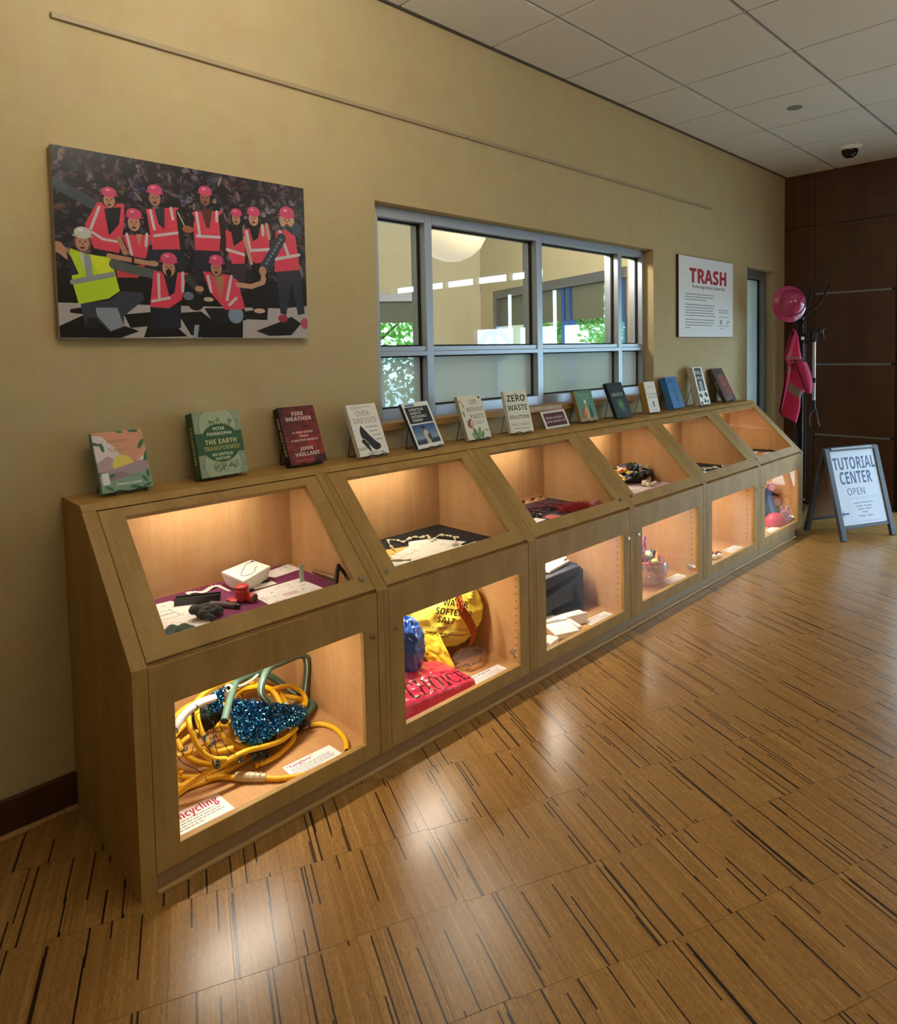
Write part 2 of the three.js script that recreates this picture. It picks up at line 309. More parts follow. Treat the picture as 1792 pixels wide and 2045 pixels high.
// ---------------------------------------------------------------- the lobby beyond the window
{
  M.lobbyWall = std({ color: '#d5cba8', roughness: 0.8 });
  const LY = 3.6;
  structure('lobby_floor', 'pale lobby floor', bx(-3.4, 9.5, -0.1, 0, -9, -0.2), std({ color: '#a79c86', roughness: 0.6 }));
  structure('lobby_ceiling', 'plain lobby ceiling', bx(-3.4, 9.5, LY, LY + 0.2, -9, 0), std({ color: '#cfc8b4', roughness: 0.9 }));
  structure('lobby_wall_left', 'cream lobby wall', bx(-3.6, -3.4, 0, LY, -9, -0.2), M.lobbyWall);
  structure('lobby_wall_end', 'cream lobby end wall', bx(9.5, 9.7, 0, LY, -9, 0), M.lobbyWall);
  structure('lobby_wall_far', 'cream lobby far wall', bx(-3.4, 2.2, 0, LY, -9.2, -9), M.lobbyWall);
  // two walls at a slant, each with a wide window and a half-drawn shade
  const slanted = (name, label, A, B, holes, n) => {
    const dx = B[0] - A[0], dz = B[1] - A[1], len = Math.hypot(dx, dz), o = structure(name, label); o.position.set(A[0], 0, A[1]); o.rotation.y = -Math.atan2(dz, dx);
    part('wall_board', wallWithHoles(0, len, 0, LY, -0.2, 0, holes), M.lobbyWall, o);
    for (const h of holes) {
      const f = part('window_frame', frameGeo(h.x0 - 0.02, h.x1 + 0.02, h.y0 - 0.02, h.y1 + 0.05, h.x0 + 0.06, h.x1 - 0.06, h.y0 + 0.06, h.y1 - 0.05, 0.1).translate(0, 0, 0.02), M.aluDull, o);
      for (const x of h.bars) part('mullion', bx(h.x0 + x - 0.025, h.x0 + x + 0.025, h.y0, h.y1, -0.09, -0.01), M.blue, f);
      if (h.shade) part('roller_shade', bx(h.x0 + 0.06, h.x1 - 0.06, h.shade, h.y1 - 0.05, -0.04, -0.038), std({ color: '#7d8272', roughness: 0.9 }), o);
    }
    return o;
  };
  // wall A faces the window squarely; wall B comes forward to the right of it
  const A0 = [0.9, -8.1], A1 = [5.83, -4.02], B1 = [4.2, -0.2];
  slanted('lobby_wall_window', 'lobby wall with shaded window', [2.6, -6.8], [6.03, -3.84], [{ x0: 0.5, x1: 3.75, y0: 0.5, y1: 2.16, shade: 1.83, bars: [1.35, 2.2] }]);
  slanted('lobby_wall_corner', 'lobby corner wall with window', [6.03, -3.84], [4.75, -0.25], [{ x0: 0.4, x1: 3.5, y0: 0.5, y1: 2.14, shade: 1.74, bars: [0.9, 1.5, 1.62, 2.4, 2.5] }]);
}
// pendant bowls: one in the lobby, one in this room above the first cases
function pendant(label, x, y, z, top, power, glow) {
  const p = thing('pendant_light', label, 'light', [x, y, z]), d = top - y;
  part('bowl', lathe([[0.005, 0], [0.06, 0.006], [0.13, 0.035], [0.19, 0.085], [0.225, 0.15], [0.235, 0.205], [0.23, 0.207], [0.21, 0.15], [0.17, 0.09], [0.1, 0.04], [0.005, 0.012]], 40), std({ color: '#f2f0e4', emissive: hex('#fff4da'), emissiveIntensity: glow, roughness: 0.4, side: THREE.DoubleSide }), p);
  for (let i = 0; i < 3; i++) { const a = i * 2.094 + 0.4; part('stem', rod([0.22 * Math.cos(a), 0.2, 0.22 * Math.sin(a)], [0.02 * Math.cos(a), d - 0.04, 0.02 * Math.sin(a)], 0.004), M.alu, p); }
  part('canopy', lathe([[0.001, d], [0.06, d], [0.06, d - 0.02], [0.02, d - 0.05], [0.001, d - 0.05]], 20), M.alu, p);
  const l = new THREE.PointLight(hex('#fff4e2'), power); l.position.set(0, 0.27, 0); l.shadow.radius = 9; p.add(l); return p;
}
pendant('white glass bowl pendant light hanging beyond the interior window', 2.585, 2.025, -0.86, 3.6, LOBBY, 0.55);
pendant('white glass bowl pendant light hanging over the nearest display case', 0.4, 2.38, 1.32, CH, PENDANT, 1.5);
pendant('white glass bowl pendant light hanging out in the room towards the glazed entrance', 3.1, 2.38, 3.0, CH, PENDANT2, 0.9);
{ // dark ring on a post, its top seen over the frosted panes
  const t = thing('ring_sculpture', 'dark ring on a post standing beyond the interior window', 'sculpture', [3.03, 0, -0.9], -0.77), m = std({ color: '#2c2a27', roughness: 0.6 });
  part('ring', new THREE.TorusGeometry(0.1, 0.02, 12, 48).translate(0, 1.465, 0), m, t); part('post', bx(-0.018, 0.018, 0.02, 1.57, -0.015, 0.015, 0.005), m, t); part('foot', lathe([[0.001, 0.03], [0.15, 0.03], [0.17, 0.015], [0.17, 0], [0.001, 0]], 32), m, t);
}
// trees outside the lobby windows
{
  const leafMat = phys({ color: '#a9cc84', roughness: 0.8, transmission: 0.4, thickness: 0, side: THREE.DoubleSide });
  const bark = std({ color: '#6a5743', roughness: 0.9 });
  const leaf = sheet((u, v) => [(v - 0.5) * 0.07 * Math.sin(Math.PI * (0.06 + 0.9 * u)), 0.01 * Math.sin(3 * u), u * 0.11], 3, 2);
  const spots = [[4.2, -9.5, 'small leafy tree outside the shaded lobby window'], [6.9, -7.2, 'leafy tree outside where the lobby walls meet'], [8.6, -3.4, 'leafy tree outside the corner window of the lobby'], [10.2, 1.6, 'leafy tree outside the glazed entrance nearest the panelled wall'], [11.0, 4.0, 'leafy tree farther along outside the glazed entrance']];
  spots.forEach(([x, z, label], n) => {
    const t = thing('tree', label, 'tree', [x, -0.12, z]), r = rng(200 + n);
    part('trunk', [tube([[0, 0, 0], [0.05, 0.8, 0.02], [-0.03, 1.6, 0.04], [0.04, 2.6, 0]], 0.07, 14, 7), ...[0, 1, 2, 3, 4].map((i) => rod([0, 1 + 0.25 * i, 0], [0.7 * Math.cos(i * 2.3), 1.6 + 0.25 * i, 0.7 * Math.sin(i * 2.3)], 0.03, 0.01, 6))], bark, t);
    const im = new THREE.InstancedMesh(leaf, leafMat, 3600), m = new THREE.Matrix4(), q = new THREE.Quaternion(), e = new THREE.Euler();
    for (let i = 0; i < 3600; i++) {
      const a = r() * 6.283, h = 0.7 + 2.3 * r(), k = 0.35 + 0.9 * Math.sqrt(r());
      q.setFromEuler(e.set(r() * 6, r() * 6, r() * 6)); m.compose(V3(k * Math.cos(a), h, k * Math.sin(a)), q, V3(1, 1, 1)); im.setMatrixAt(i, m);
      im.setColorAt(i, new THREE.Color().setHSL(0.25 + 0.06 * r(), 0.45, 0.5 + 0.2 * r()));
    }
    im.name = 'foliage'; im.userData.kind = 'stuff'; shade(im); t.add(im);
  });
}

// ---------------------------------------------------------------- the display cases
const P = 0.8057, CD = 0.5616, SUM = 1.184, NC = 6, XE = 4.858;
const ord = ['first', 'second', 'third', 'fourth', 'fifth', 'sixth'];
const caseLabels = ['nearest wooden display case holding a tangle of yellow cord and blue tinsel', 'wooden display case with a yellow salt bag below and a beaded string above', 'wooden display case with a dark foam box below and red cords above', 'wooden display case with a bowl below and a heap of plastic scraps above', 'wooden display case with an almost empty lower compartment and a black board above', 'farthest wooden display case holding a blue doll and pink toys'];
const slope = (g) => { g.rotateX(-Math.PI / 4); return g; }; // local xy plane -> plane leaning back at 45 degrees
const toSlope = (y) => (y - 0.978) * Math.SQRT2;             // slope coordinate of a height on the outer face
const topDoorFrame = slope(frameGeo(0.0415, 0.797, toSlope(0.63), toSlope(0.978), 0.112, 0.7364, toSlope(0.671), toSlope(0.953), 0.02)).translate(0, 0.978, SUM - 0.978);
const topPane = slope(bx(0.108, 0.7404, toSlope(0.668), toSlope(0.956), -0.0135, -0.0115)).translate(0, 0.978, SUM - 0.978);
const lowDoorFrame = frameGeo(0.0415, 0.797, 0.056, 0.617, 0.1075, 0.7373, 0.1137, 0.5022, 0.02).translate(0, 0, CD);
const lowPane = bx(0.1035, 0.7413, 0.1097, 0.5062, CD - 0.0135, CD - 0.0115);
const bead = (x0, x1, y0, y1, w, z) => frameGeo(x0, x1, y0, y1, x0 + w, x1 - w, y0 + w, y1 - w, 0.006, 0.001).translate(0, 0, z);
const lowBead = bead(0.1, 0.745, 0.106, 0.51, 0.0085, CD - 0.0145);
const topBead = slope(bead(0.1035, 0.745, toSlope(0.665), toSlope(0.959), 0.0085, -0.0145)).translate(0, 0.978, SUM - 0.978);
const lockGeo = new THREE.CylinderGeometry(0.0085, 0.0105, 0.007, 24).rotateX(Math.PI / 2).translate(0, 0, 0.003);
const slotGeo = bx(-0.0013, 0.0013, -0.007, 0.001, 0.0064, 0.0072);
const sidePoly = (y0) => [[0.004, y0], [CD, y0], [CD, 0.6205], [SUM - 0.98, 0.9795], [0.004, 0.9795]];
const lampShell = bx(0.24, 0.58, 0.572, 0.585, 0.275, 0.325, 0.003), lampTube = bx(0.25, 0.57, 0.566, 0.572, 0.285, 0.315, 0.002);
const upShell = bx(0.2, 0.62, 0.965, 0.979, 0.10, 0.15, 0.003), upTube = bx(0.21, 0.61, 0.959, 0.965, 0.11, 0.14, 0.002);
const hingeGeo = join([bx(0.782, 0.799, 0, 0.018, 0.46, 0.52, 0.003), new THREE.CylinderGeometry(0.013, 0.013, 0.01, 16).rotateZ(Math.PI / 2).translate(0.793, 0.009, 0.49), bx(0.774, 0.797, 0.002, 0.014, 0.5, 0.538, 0.003)]);
for (let k = 0; k < NC; k++) {
  const t = thing('display_case', caseLabels[k], 'display case', [k * P, 0, 0], 0, 'display cases in a run along the wall');
  const xl = k ? 0.0205 : 0, xr = k < 5 ? 0.8262 : XE - 5 * P;
  part('side_panel', prism(sidePoly(k ? 0.056 : 0), xl, 0.0405, 0.001), M.maple, t); part('side_panel', prism(sidePoly(0.056), 0.799, xr - 0.0002, 0.001), M.maple, t);
  part('back_panel', bx(0.0405, 0.799, 0.056, 0.9795, 0.004, 0.016), M.mapleIn, t);
  part('bottom_panel', bx(0.0405, 0.799, 0.056, 0.074, 0.016, CD - 0.021), M.mapleIn, t);
  part('shelf', bx(0.0405, 0.799, 0.585, 0.604, 0.016, CD - 0.022), M.mapleIn, t);
  // lining of the inner sides in the paler veneer
  for (const [a, b] of [[0.0405, 0.0415], [0.798, 0.799]]) { part('lining', prism([[0.016, 0.074], [CD - 0.022, 0.074], [CD - 0.022, 0.585], [0.016, 0.585]], a, b), M.mapleIn, t); part('lining', prism([[0.016, 0.604], [0.53, 0.604], [0.53, 0.62], [0.19, 0.96], [0.016, 0.96]], a, b), M.mapleIn, t); }
  part('top_rail', prism([[0.165, 0.945], [0.19, 0.945], [0.19, 0.961], [0.174, 0.9795], [0.165, 0.9795]], 0.0415, 0.798), M.maple, t);
  const d1 = part('door', topDoorFrame, M.maple, t); part('pane', topPane, M.caseGlass, d1); part('glazing_bead', topBead, M.edge, d1);
  const d2 = part('door', lowDoorFrame, M.maple, t); part('pane', lowPane, M.caseGlass, d2); part('glazing_bead', lowBead, M.edge, d2);
  const odd = k % 2 === 0;
  const lk = part('lock', join([lockGeo]), M.chrome, d1); lk.position.set(odd ? 0.765 : 0.0665, 0.6645, SUM - 0.6645); lk.rotation.x = -Math.PI / 4;
  const lk2 = part('lock', lockGeo, M.chrome, d2); lk2.position.set(odd ? 0.775 : 0.0674, 0.4757, CD);
  const s1 = part('keyhole', slotGeo, M.black, d1); s1.position.copy(lk.position); s1.rotation.copy(lk.rotation); const s2 = part('keyhole', slotGeo, M.black, d2); s2.position.copy(lk2.position);
  if (k > 0) part('shelf_pin_holes', Array.from({ length: 12 }, (_, i) => new THREE.CylinderGeometry(0.0032, 0.0032, 0.001, 10).rotateZ(Math.PI / 2).translate(0.7978, 0.125 + 0.032 * i, 0.487)), M.black, t).userData.kind = 'stuff';
  if (k % 2) for (const y of [0.115, 0.485]) part('hinge', hingeGeo.clone().translate(0, y, 0), M.chrome, t);
  const lf = part('lamp', lampShell, M.white, t); part('lamp_tube', lampTube, M.lamp, lf);
  areaLight(0.41, 0.564, 0.30, 0.41, 0, 0.30, 0.32, 0.03, CASE_LOWER, CASE, t);
  const uf = part('lamp', upShell, M.white, t); part('lamp_tube', upTube, M.lamp, uf);
  areaLight(0.41, 0.957, 0.125, 0.41, 0, 0.20, 0.40, 0.03, CASE_UPPER, CASE, t);
}
single('countertop', 'long narrow wooden countertop that carries the books on stands', 'countertop', prism([[0, 0.98], [SUM - 0.98, 0.98], [SUM - 0.9985, 0.9985], [0, 0.9985]], 0, XE, 0.001), M.maple);
{
  const p = thing('plinth', 'low wooden plinth strip under the run of display cases', 'plinth');
  M.plinth = std({ map: woodTex('#94744c', '#75562f', '#ab8a60', 61), roughness: 0.35 });
  part('plinth_board', bx(0.0405, 4.711, 0.012, 0.0555, 0.02, 0.5565, 0.001, true), M.plinth, p);
  part('shoe_strip', bx(0.0405, 4.715, 0, 0.012, 0.02, 0.566, 0.003, true), M.edge, p);
}
// ---------------------------------------------------------------- things on the wall and the ceiling
// maps points of the quadrilateral [tl, tr, br, bl] in the photograph's own sketch units to the unit square
function unquad(q) {
  const [[x0, y0], [x1, y1], [x2, y2], [x3, y3]] = q, dx1 = x1 - x2, dx2 = x3 - x2, dx3 = x0 - x1 + x2 - x3, dy1 = y1 - y2, dy2 = y3 - y2, dy3 = y0 - y1 + y2 - y3;
  const den = dx1 * dy2 - dx2 * dy1, g = (dx3 * dy2 - dx2 * dy3) / den, h = (dx1 * dy3 - dx3 * dy1) / den;
  const m = new THREE.Matrix3().set(x1 - x0 + g * x1, x3 - x0 + h * x3, x0, y1 - y0 + g * y1, y3 - y0 + h * y3, y0, g, h, 1).invert(), v = new THREE.Vector3();
  return (x, y) => { v.set(x, y, 1).applyMatrix3(m); return [v.x / v.z, v.y / v.z]; };
}
function printFace(tex, w, h, o = {}) { return std({ map: tex, roughness: 0.55, ...o }); }
function fillPoly(g, pts, c) { g.fillStyle = c; g.beginPath(); pts.forEach(([x, y], i) => i ? g.lineTo(x, y) : g.moveTo(x, y)); g.closePath(); g.fill(); }
function textBlock(g, x, y, w, lines, lh, px, color, s, last = 0.5) { // lines of print too small to read
  const r = rng(s); g.fillStyle = color;
  for (let i = 0; i < lines; i++) for (let a = 0, end = w * (i === lines - 1 ? last : 0.9 + 0.1 * r()); a < end;) { const L = px * (1 + 3.2 * r()); g.fillRect(x + a, y + i * lh, Math.min(L, end - a), px * 0.55); a += L + px * 0.55; }
}
{ // group photograph on foam board
  const Q = unquad([[118, 85], [1630, 342], [1660, 1237], [178, 1243]]), cw = 1448, ch = 960;
  const tex = canvasTex(cw, ch, (g) => {
    const r = rng(301), T = (x, y) => { const [u, v] = Q(x, y); return [u * cw, v * ch]; };
    const sc = (x) => { const a = T(x - 10, 640), b = T(x + 10, 640); return (b[0] - a[0]) / 20; };
    const poly = (pts, c) => fillPoly(g, pts.map(([x, y]) => T(x, y)), c);
    const el = (x, y, rx, ry, c, rot = 0) => { const [a, b] = T(x, y), k = sc(x); g.fillStyle = c; g.beginPath(); g.ellipse(a, b, rx * k, ry * k * 0.94, rot, 0, 6.2832); g.fill(); };
    const line = (pts, w, c) => { g.strokeStyle = c; g.lineWidth = w * sc(pts[0][0]); g.lineCap = 'round'; g.lineJoin = 'round'; g.beginPath(); pts.forEach((p, i) => { const [a, b] = T(...p); i ? g.lineTo(a, b) : g.moveTo(a, b); }); g.stroke(); };
    g.fillStyle = '#17141a'; g.fillRect(0, 0, cw, ch);
    const bale = ['#6f6272', '#8a7b86', '#453c4a', '#594a55', '#2c2833', '#3a3f63', '#6b4038', '#9d919d', '#4b4a5e', '#7c5a62', '#241f28'];
    for (let i = 0; i < 1500; i++) { // crushed bales behind
      g.save(); g.translate(r() * cw, Math.pow(r(), 1.1) * ch * 0.66); g.rotate(r() * 3.1); g.globalAlpha = 0.35 + 0.5 * r(); g.fillStyle = r() < 0.38 ? '#1a171e' : bale[Math.floor(r() * bale.length)];
      g.beginPath(); g.ellipse(0, 0, 8 + 26 * r(), 4 + 13 * r(), 0, 0, 6.283); g.fill(); g.restore();
    }
    g.globalAlpha = 0.4; for (const [x, y, c] of [[190, 150, '#8a6450'], [545, 350, '#8a6a3a'], [660, 350, '#2b3a86'], [920, 420, '#5f6fa0'], [1600, 500, '#2f5a3a'], [1330, 360, '#0c0b10'], [1310, 380, '#0c0b10']]) for (let k = 0; k < 9; k++) el(x + 40 * (r() - 0.5), y + 60 * (r() - 0.5), 6 + 14 * r(), 5 + 9 * r(), c, r() * 3);
    g.globalAlpha = 1; g.strokeStyle = '#0d0b10'; g.lineWidth = 5; g.globalAlpha = 0.6; for (const y of [0.16, 0.33]) { g.beginPath(); g.moveTo(0, y * ch + 30); g.bezierCurveTo(cw * 0.3, y * ch, cw * 0.6, y * ch + 50, cw, y * ch + 10); g.stroke(); } g.globalAlpha = 1;
    poly([[160, 880], [1670, 900], [1670, 1090], [160, 1090]], '#0e0c0e');
    poly([[165, 1030], [1500, 1060], [1660, 1045], [1665, 1240], [175, 1245]], '#b3aeb0');
    for (const p of [[[240, 1070], [420, 1040], [560, 1130], [240, 1090]], [[175, 1170], [330, 1100], [600, 1180], [650, 1200], [540, 1240], [180, 1240]], [[700, 1170], [860, 1160], [940, 1230], [680, 1236]], [[880, 1090], [1020, 1080], [1150, 1180], [1010, 1236], [960, 1220]], [[1270, 1080], [1420, 1060], [1415, 1130], [1280, 1125]], [[1350, 1195], [1470, 1150], [1560, 1110], [1620, 1150], [1560, 1220], [1430, 1225]], [[560, 1100], [780, 1080], [800, 1160], [600, 1180]], [[1050, 1130], [1270, 1120], [1270, 1236], [1020, 1236]]]) poly(p, '#0d0b0d');
    const skin = '#b98a72', skinD = '#8d604c', pink = '#d8425c', pinkD = '#b02c48', tape = '#c8c3cc';
    // outstretched sleeves and trousers behind the vests
    line([[150, 320], [300, 400], [420, 470]], 75, '#3c4650'); line([[135, 300], [200, 340]], 50, '#465159');
    poly([[700, 700], [915, 700], [930, 880], [700, 900]], '#20283a'); poly([[980, 710], [1135, 715], [1130, 900], [970, 900]], '#262636'); poly([[1190, 780], [1285, 790], [1280, 960], [1210, 960]], '#3b2c3c'); poly([[1320, 790], [1420, 780], [1420, 1060], [1330, 1070]], '#0d0c12');
    poly([[1470, 840], [1610, 830], [1640, 1090], [1600, 1100], [1560, 900], [1530, 1100], [1495, 1090]], '#2c2e3c'); el(1510, 1120, 28, 22, '#9c2f46'); el(1640, 1150, 24, 30, '#b34a70'); el(1370, 1075, 34, 14, '#c9a89c');
    poly([[300, 1030], [470, 1020], [540, 960], [670, 970], [680, 1010], [560, 1110], [560, 1180], [480, 1205], [380, 1120], [330, 1180]], '#3a3f4e'); poly([[390, 1060], [520, 1060], [560, 1170], [480, 1200], [400, 1110]], '#8d97a8'); poly([[340, 1120], [400, 1120], [400, 1180], [330, 1190]], '#2b2226');
    poly([[715, 1055], [900, 1040], [900, 1180], [730, 1190]], '#1c2030'); poly([[1040, 1060], [1280, 1060], [1290, 1130], [1100, 1160]], '#17171f'); el(1228, 1100, 45, 50, '#7d94ad'); poly([[980, 1160], [1010, 1160], [1000, 1236], [975, 1236]], '#8fa0b8');
    const head = (x, y, w, cap, face = skin, hair = '#2a1c18', tilt = 0) => { el(x, y + 0.85 * w, w * 0.86, w * 1.02, hair); el(x, y + 0.92 * w, w * 0.66, w * 0.9, face); el(x - w * 0.25, y + 0.78 * w, w * 0.1, w * 0.07, '#3c241c'); el(x + w * 0.25, y + 0.78 * w, w * 0.1, w * 0.07, '#3c241c'); el(x, y + 1.0 * w, w * 0.09, w * 0.14, skinD); el(x, y + 1.38 * w, w * 0.24, w * 0.13, '#5c2a26'); el(x, y + 0.22 * w, w * 1.05, w * 0.24, cap[1], tilt); el(x, y - 0.08 * w, w * 0.84, w * 0.66, cap[0], tilt); el(x - w * 0.2, y - 0.34 * w, w * 0.24, w * 0.14, cap[2], tilt); };
    const P = ['#cf4a76', '#9c2c56', '#f08fb0'], Wc = ['#c9cbc6', '#9c9e9a', '#eef0ea'];
    const vest = (pts, stripes, c = pink) => { poly(pts, c); const cx = pts.reduce((a, p) => a + p[0], 0) / pts.length; for (const s of stripes) line(s, 17, tape); };
    // back row
    vest([[325, 560], [400, 430], [560, 440], [560, 560], [530, 735], [380, 705]], [[[410, 460], [360, 590]], [[370, 610], [430, 650], [540, 670]]]); poly([[440, 470], [540, 460], [530, 560], [470, 630]], '#1d1c22'); head(470, 375, 52, P);
    vest([[690, 470], [880, 460], [912, 710], [730, 712]], [[[715, 480], [740, 590]], [[838, 465], [850, 530]], [[740, 630], [890, 610]]]); poly([[740, 470], [800, 460], [800, 590], [765, 560]], '#2a3344'); head(742, 360, 52, P, '#a8786a');
    line([[885, 490], [910, 700]], 34, '#241e22'); line([[880, 490], [925, 580]], 7, '#c9c4c0');
    vest([[965, 485], [1140, 480], [1130, 720], [985, 714]], [[[990, 490], [1010, 620]], [[1112, 485], [1112, 540]], [[995, 630], [1130, 636]]]); poly([[1015, 470], [1085, 465], [1070, 580], [1050, 580]], '#5a3626'); head(1042, 365, 46, P, '#8c5e4c'); line([[960, 520], [945, 600]], 40, '#2a1c1c'); line([[1140, 520], [1160, 700]], 36, '#3a2420'); el(940, 590, 34, 22, '#a8644c');
    vest([[1165, 590], [1285, 640], [1280, 792], [1205, 796], [1170, 700]], [[[1175, 710], [1275, 740]]]); poly([[1190, 560], [1260, 570], [1270, 650], [1215, 690]], '#1f1a1e'); head(1228, 492, 38, P, skin, '#1c1418');
    vest([[1268, 590], [1425, 560], [1430, 780], [1345, 792], [1290, 730]], [[[1290, 600], [1310, 700]], [[1385, 565], [1390, 620]], [[1310, 715], [1428, 708]]]); poly([[1300, 560], [1375, 560], [1360, 640], [1330, 660]], '#141318'); head(1332, 486, 44, P, '#c4937c', '#1b1416'); line([[1280, 640], [1320, 790]], 22, '#c4937c'); line([[1425, 640], [1410, 560]], 20, '#c4937c');
    vest([[1465, 600], [1575, 585], [1612, 830], [1458, 842]], [[[1490, 600], [1540, 740]], [[1465, 765], [1605, 740]]]); line([[1500, 640], [1455, 720], [1400, 810]], 52, '#323c4e'); for (let k = 0; k < 8; k++) el(1495 - 12 * k, 650 + 20 * k, 8, 8, '#7a8494'); el(1388, 838, 22, 28, skin); head(1532, 492, 52, P, '#c39a82', '#b59a78'); poly([[1500, 570], [1560, 570], [1570, 620]], '#2a3244'); el(1590, 590, 28, 40, '#3a4858');
    // second row
    vest([[545, 625], [720, 625], [690, 765], [600, 752]], [[[575, 620], [605, 740]], [[695, 620], [690, 690]]]); head(618, 505, 56, P, skin, '#2e1d16'); poly([[630, 620], [665, 620], [650, 700]], '#b98a72'); line([[565, 730], [530, 650]], 34, '#b07c66');
    poly([[510, 820], [690, 800], [640, 890], [520, 890]], '#c2404a'); poly([[510, 880], [720, 880], [720, 960], [520, 950]], '#15141a');
    // front row
    line([[155, 690], [230, 750]], 60, skin); el(170, 700, 30, 40, skin);
    vest([[235, 705], [330, 740], [480, 760], [535, 960], [470, 1005], [290, 1040], [250, 900]], [[[300, 740], [350, 870]], [[255, 905], [490, 860]]], '#b7d92c'); poly([[350, 740], [470, 770], [490, 850], [420, 880]], '#d3e02a'); line([[340, 760], [355, 870]], 40, '#8f9aa0'); line([[255, 908], [490, 862]], 34, '#8d97a0'); poly([[215, 720], [245, 760], [290, 860], [240, 870]], '#23243a'); line([[470, 750], [600, 775], [745, 800]], 30, skin); line([[612, 768], [612, 800]], 14, '#1a1518'); el(735, 795, 30, 18, skin); head(312, 618, 62, Wc, skin, '#6a4636');
    line([[500, 800], [600, 830], [745, 860]], 60, '#545c5c');
    vest([[735, 840], [940, 850], [905, 1010], [830, 1062], [715, 1055]], [[[765, 860], [770, 1000]], [[910, 850], [910, 960]], [[730, 1020], [830, 1000]]]); poly([[790, 840], [880, 840], [860, 970], [830, 990]], '#1b2030'); head(826, 770, 58, P, skin, '#1c1614'); el(826, 850, 17, 24, '#2b0f10'); line([[940, 880], [1010, 960]], 42, '#3b4244'); el(1010, 945, 26, 18, skin); el(945, 988, 32, 26, '#6b7688');
    vest([[1030, 840], [1180, 860], [1235, 890], [1285, 1065], [1165, 1070], [1070, 960]], [[[1060, 870], [1080, 960]], [[1200, 870], [1175, 1010]], [[1190, 1040], [1230, 1000]]]); poly([[1085, 860], [1160, 870], [1140, 1010]], '#a9745c'); head(1110, 778, 50, P, '#b07f6a', '#241a18'); line([[1240, 920], [1320, 930], [1390, 905]], 28, '#c0937c'); el(1392, 885, 16, 26, '#c0937c'); el(1065, 1008, 30, 14, '#c9b8a0');
    el(990, 1040, 44, 36, '#17161a');
    fuzz(g, cw, ch, 5000, ['#000', '#fff'], 0.10, 5, 5, 303);
  });
  const t = thing('photo_board', 'mounted photograph of a crew in pink helmets and safety vests before crushed bales', 'photograph', [0, 0, 0]);
  part('foam_board', bx(0.011, 0.898, 1.4946, 2.084, 0.004, 0.0235), std({ color: '#b9b3a6', roughness: 0.8 }), t);
  part('print', new THREE.BoxGeometry(0.887, 0.5894, 0.0015).translate(0.4545, 1.7893, 0.0243), printFace(tex, 1, 1, { roughness: 0.35 }), t);
}
{ // TRASH panel
  const tex = canvasTex(1090, 708 * 1, (g, w, h) => {
    const W2 = w, kx = w / 1160, ky = h / 1790, X = (x) => (x - 160) * kx, Y = (y) => y * ky;
    g.fillStyle = '#eef1f6'; g.fillRect(0, 0, w, h);
    g.fillStyle = '#b01030'; g.textAlign = 'center'; g.textBaseline = 'alphabetic';
    g.save(); g.translate(w * 0.53, h * 0.315); g.scale(1.45, 1); g.font = 'bold 172px sans-serif'; g.fillText('TRASH', 0, 0); g.lineWidth = 6; g.strokeStyle = '#b01030'; g.strokeText('TRASH', 0, 0); g.restore();
    g.fillStyle = '#26262e'; g.save(); g.translate(w * 0.53, h * 0.385); g.scale(1.12, 1); g.font = 'bold 36px sans-serif'; g.fillText('The Recology Artstart Student Hub', 0, 0); g.restore();
    const x0 = w * 0.105, tw = w * 0.545; let y = h * 0.46;
    textBlock(g, x0, y, tw, 3, 24, 12, '#5a5f6c', 1, 0.68); textBlock(g, x0, h * 0.592, tw, 5, 24, 12, '#5a5f6c', 2, 1); textBlock(g, x0, h * 0.78, tw, 4, 24, 12, '#5a5f6c', 3, 0.16);
    textBlock(g, w * 0.72, h * 0.645, w * 0.19, 2, 20, 10, '#4a4f5c', 4, 1); textBlock(g, w * 0.72, h * 0.735, w * 0.19, 1, 20, 9, '#5a5f6c', 5, 1);
    g.fillStyle = '#3a3f4a'; g.textAlign = 'left'; g.save(); g.translate(w * 0.735, h * 0.832); g.scale(1.4, 1); g.font = 'bold 56px serif'; g.fillText('R', 0, 0); g.restore();
    textBlock(g, w * 0.72, h * 0.85, w * 0.08, 1, 20, 10, '#4a4f5c', 6, 1); textBlock(g, w * 0.72, h * 0.885, w * 0.08, 1, 20, 8, '#8a8f9c', 7, 1);
    g.strokeStyle = '#30343c'; g.lineWidth = 5; g.beginPath(); g.moveTo(w * 0.86, h * 0.80); g.lineTo(w * 0.895, h * 0.83); g.lineTo(w * 0.915, h * 0.775); g.moveTo(w * 0.885, h * 0.79); g.lineTo(w * 0.93, h * 0.80); g.stroke(); g.font = 'bold 30px sans-serif'; g.fillText('art', w * 0.83, h * 0.868); g.fillStyle = '#9298a4'; g.fillText('st', w * 0.88, h * 0.868);
  });
  const t = thing('wall_panel', 'white information panel headed TRASH in red on the beige wall', 'sign');
  part('foam_board', bx(3.978, 4.886, 1.502, 2.091, 0.003, 0.0165), M.black, t);
  part('print', new THREE.BoxGeometry(0.902, 0.585, 0.002).translate(4.433, 1.7965, 0.0175), printFace(tex, 1, 1, { roughness: 0.5 }), t);
}
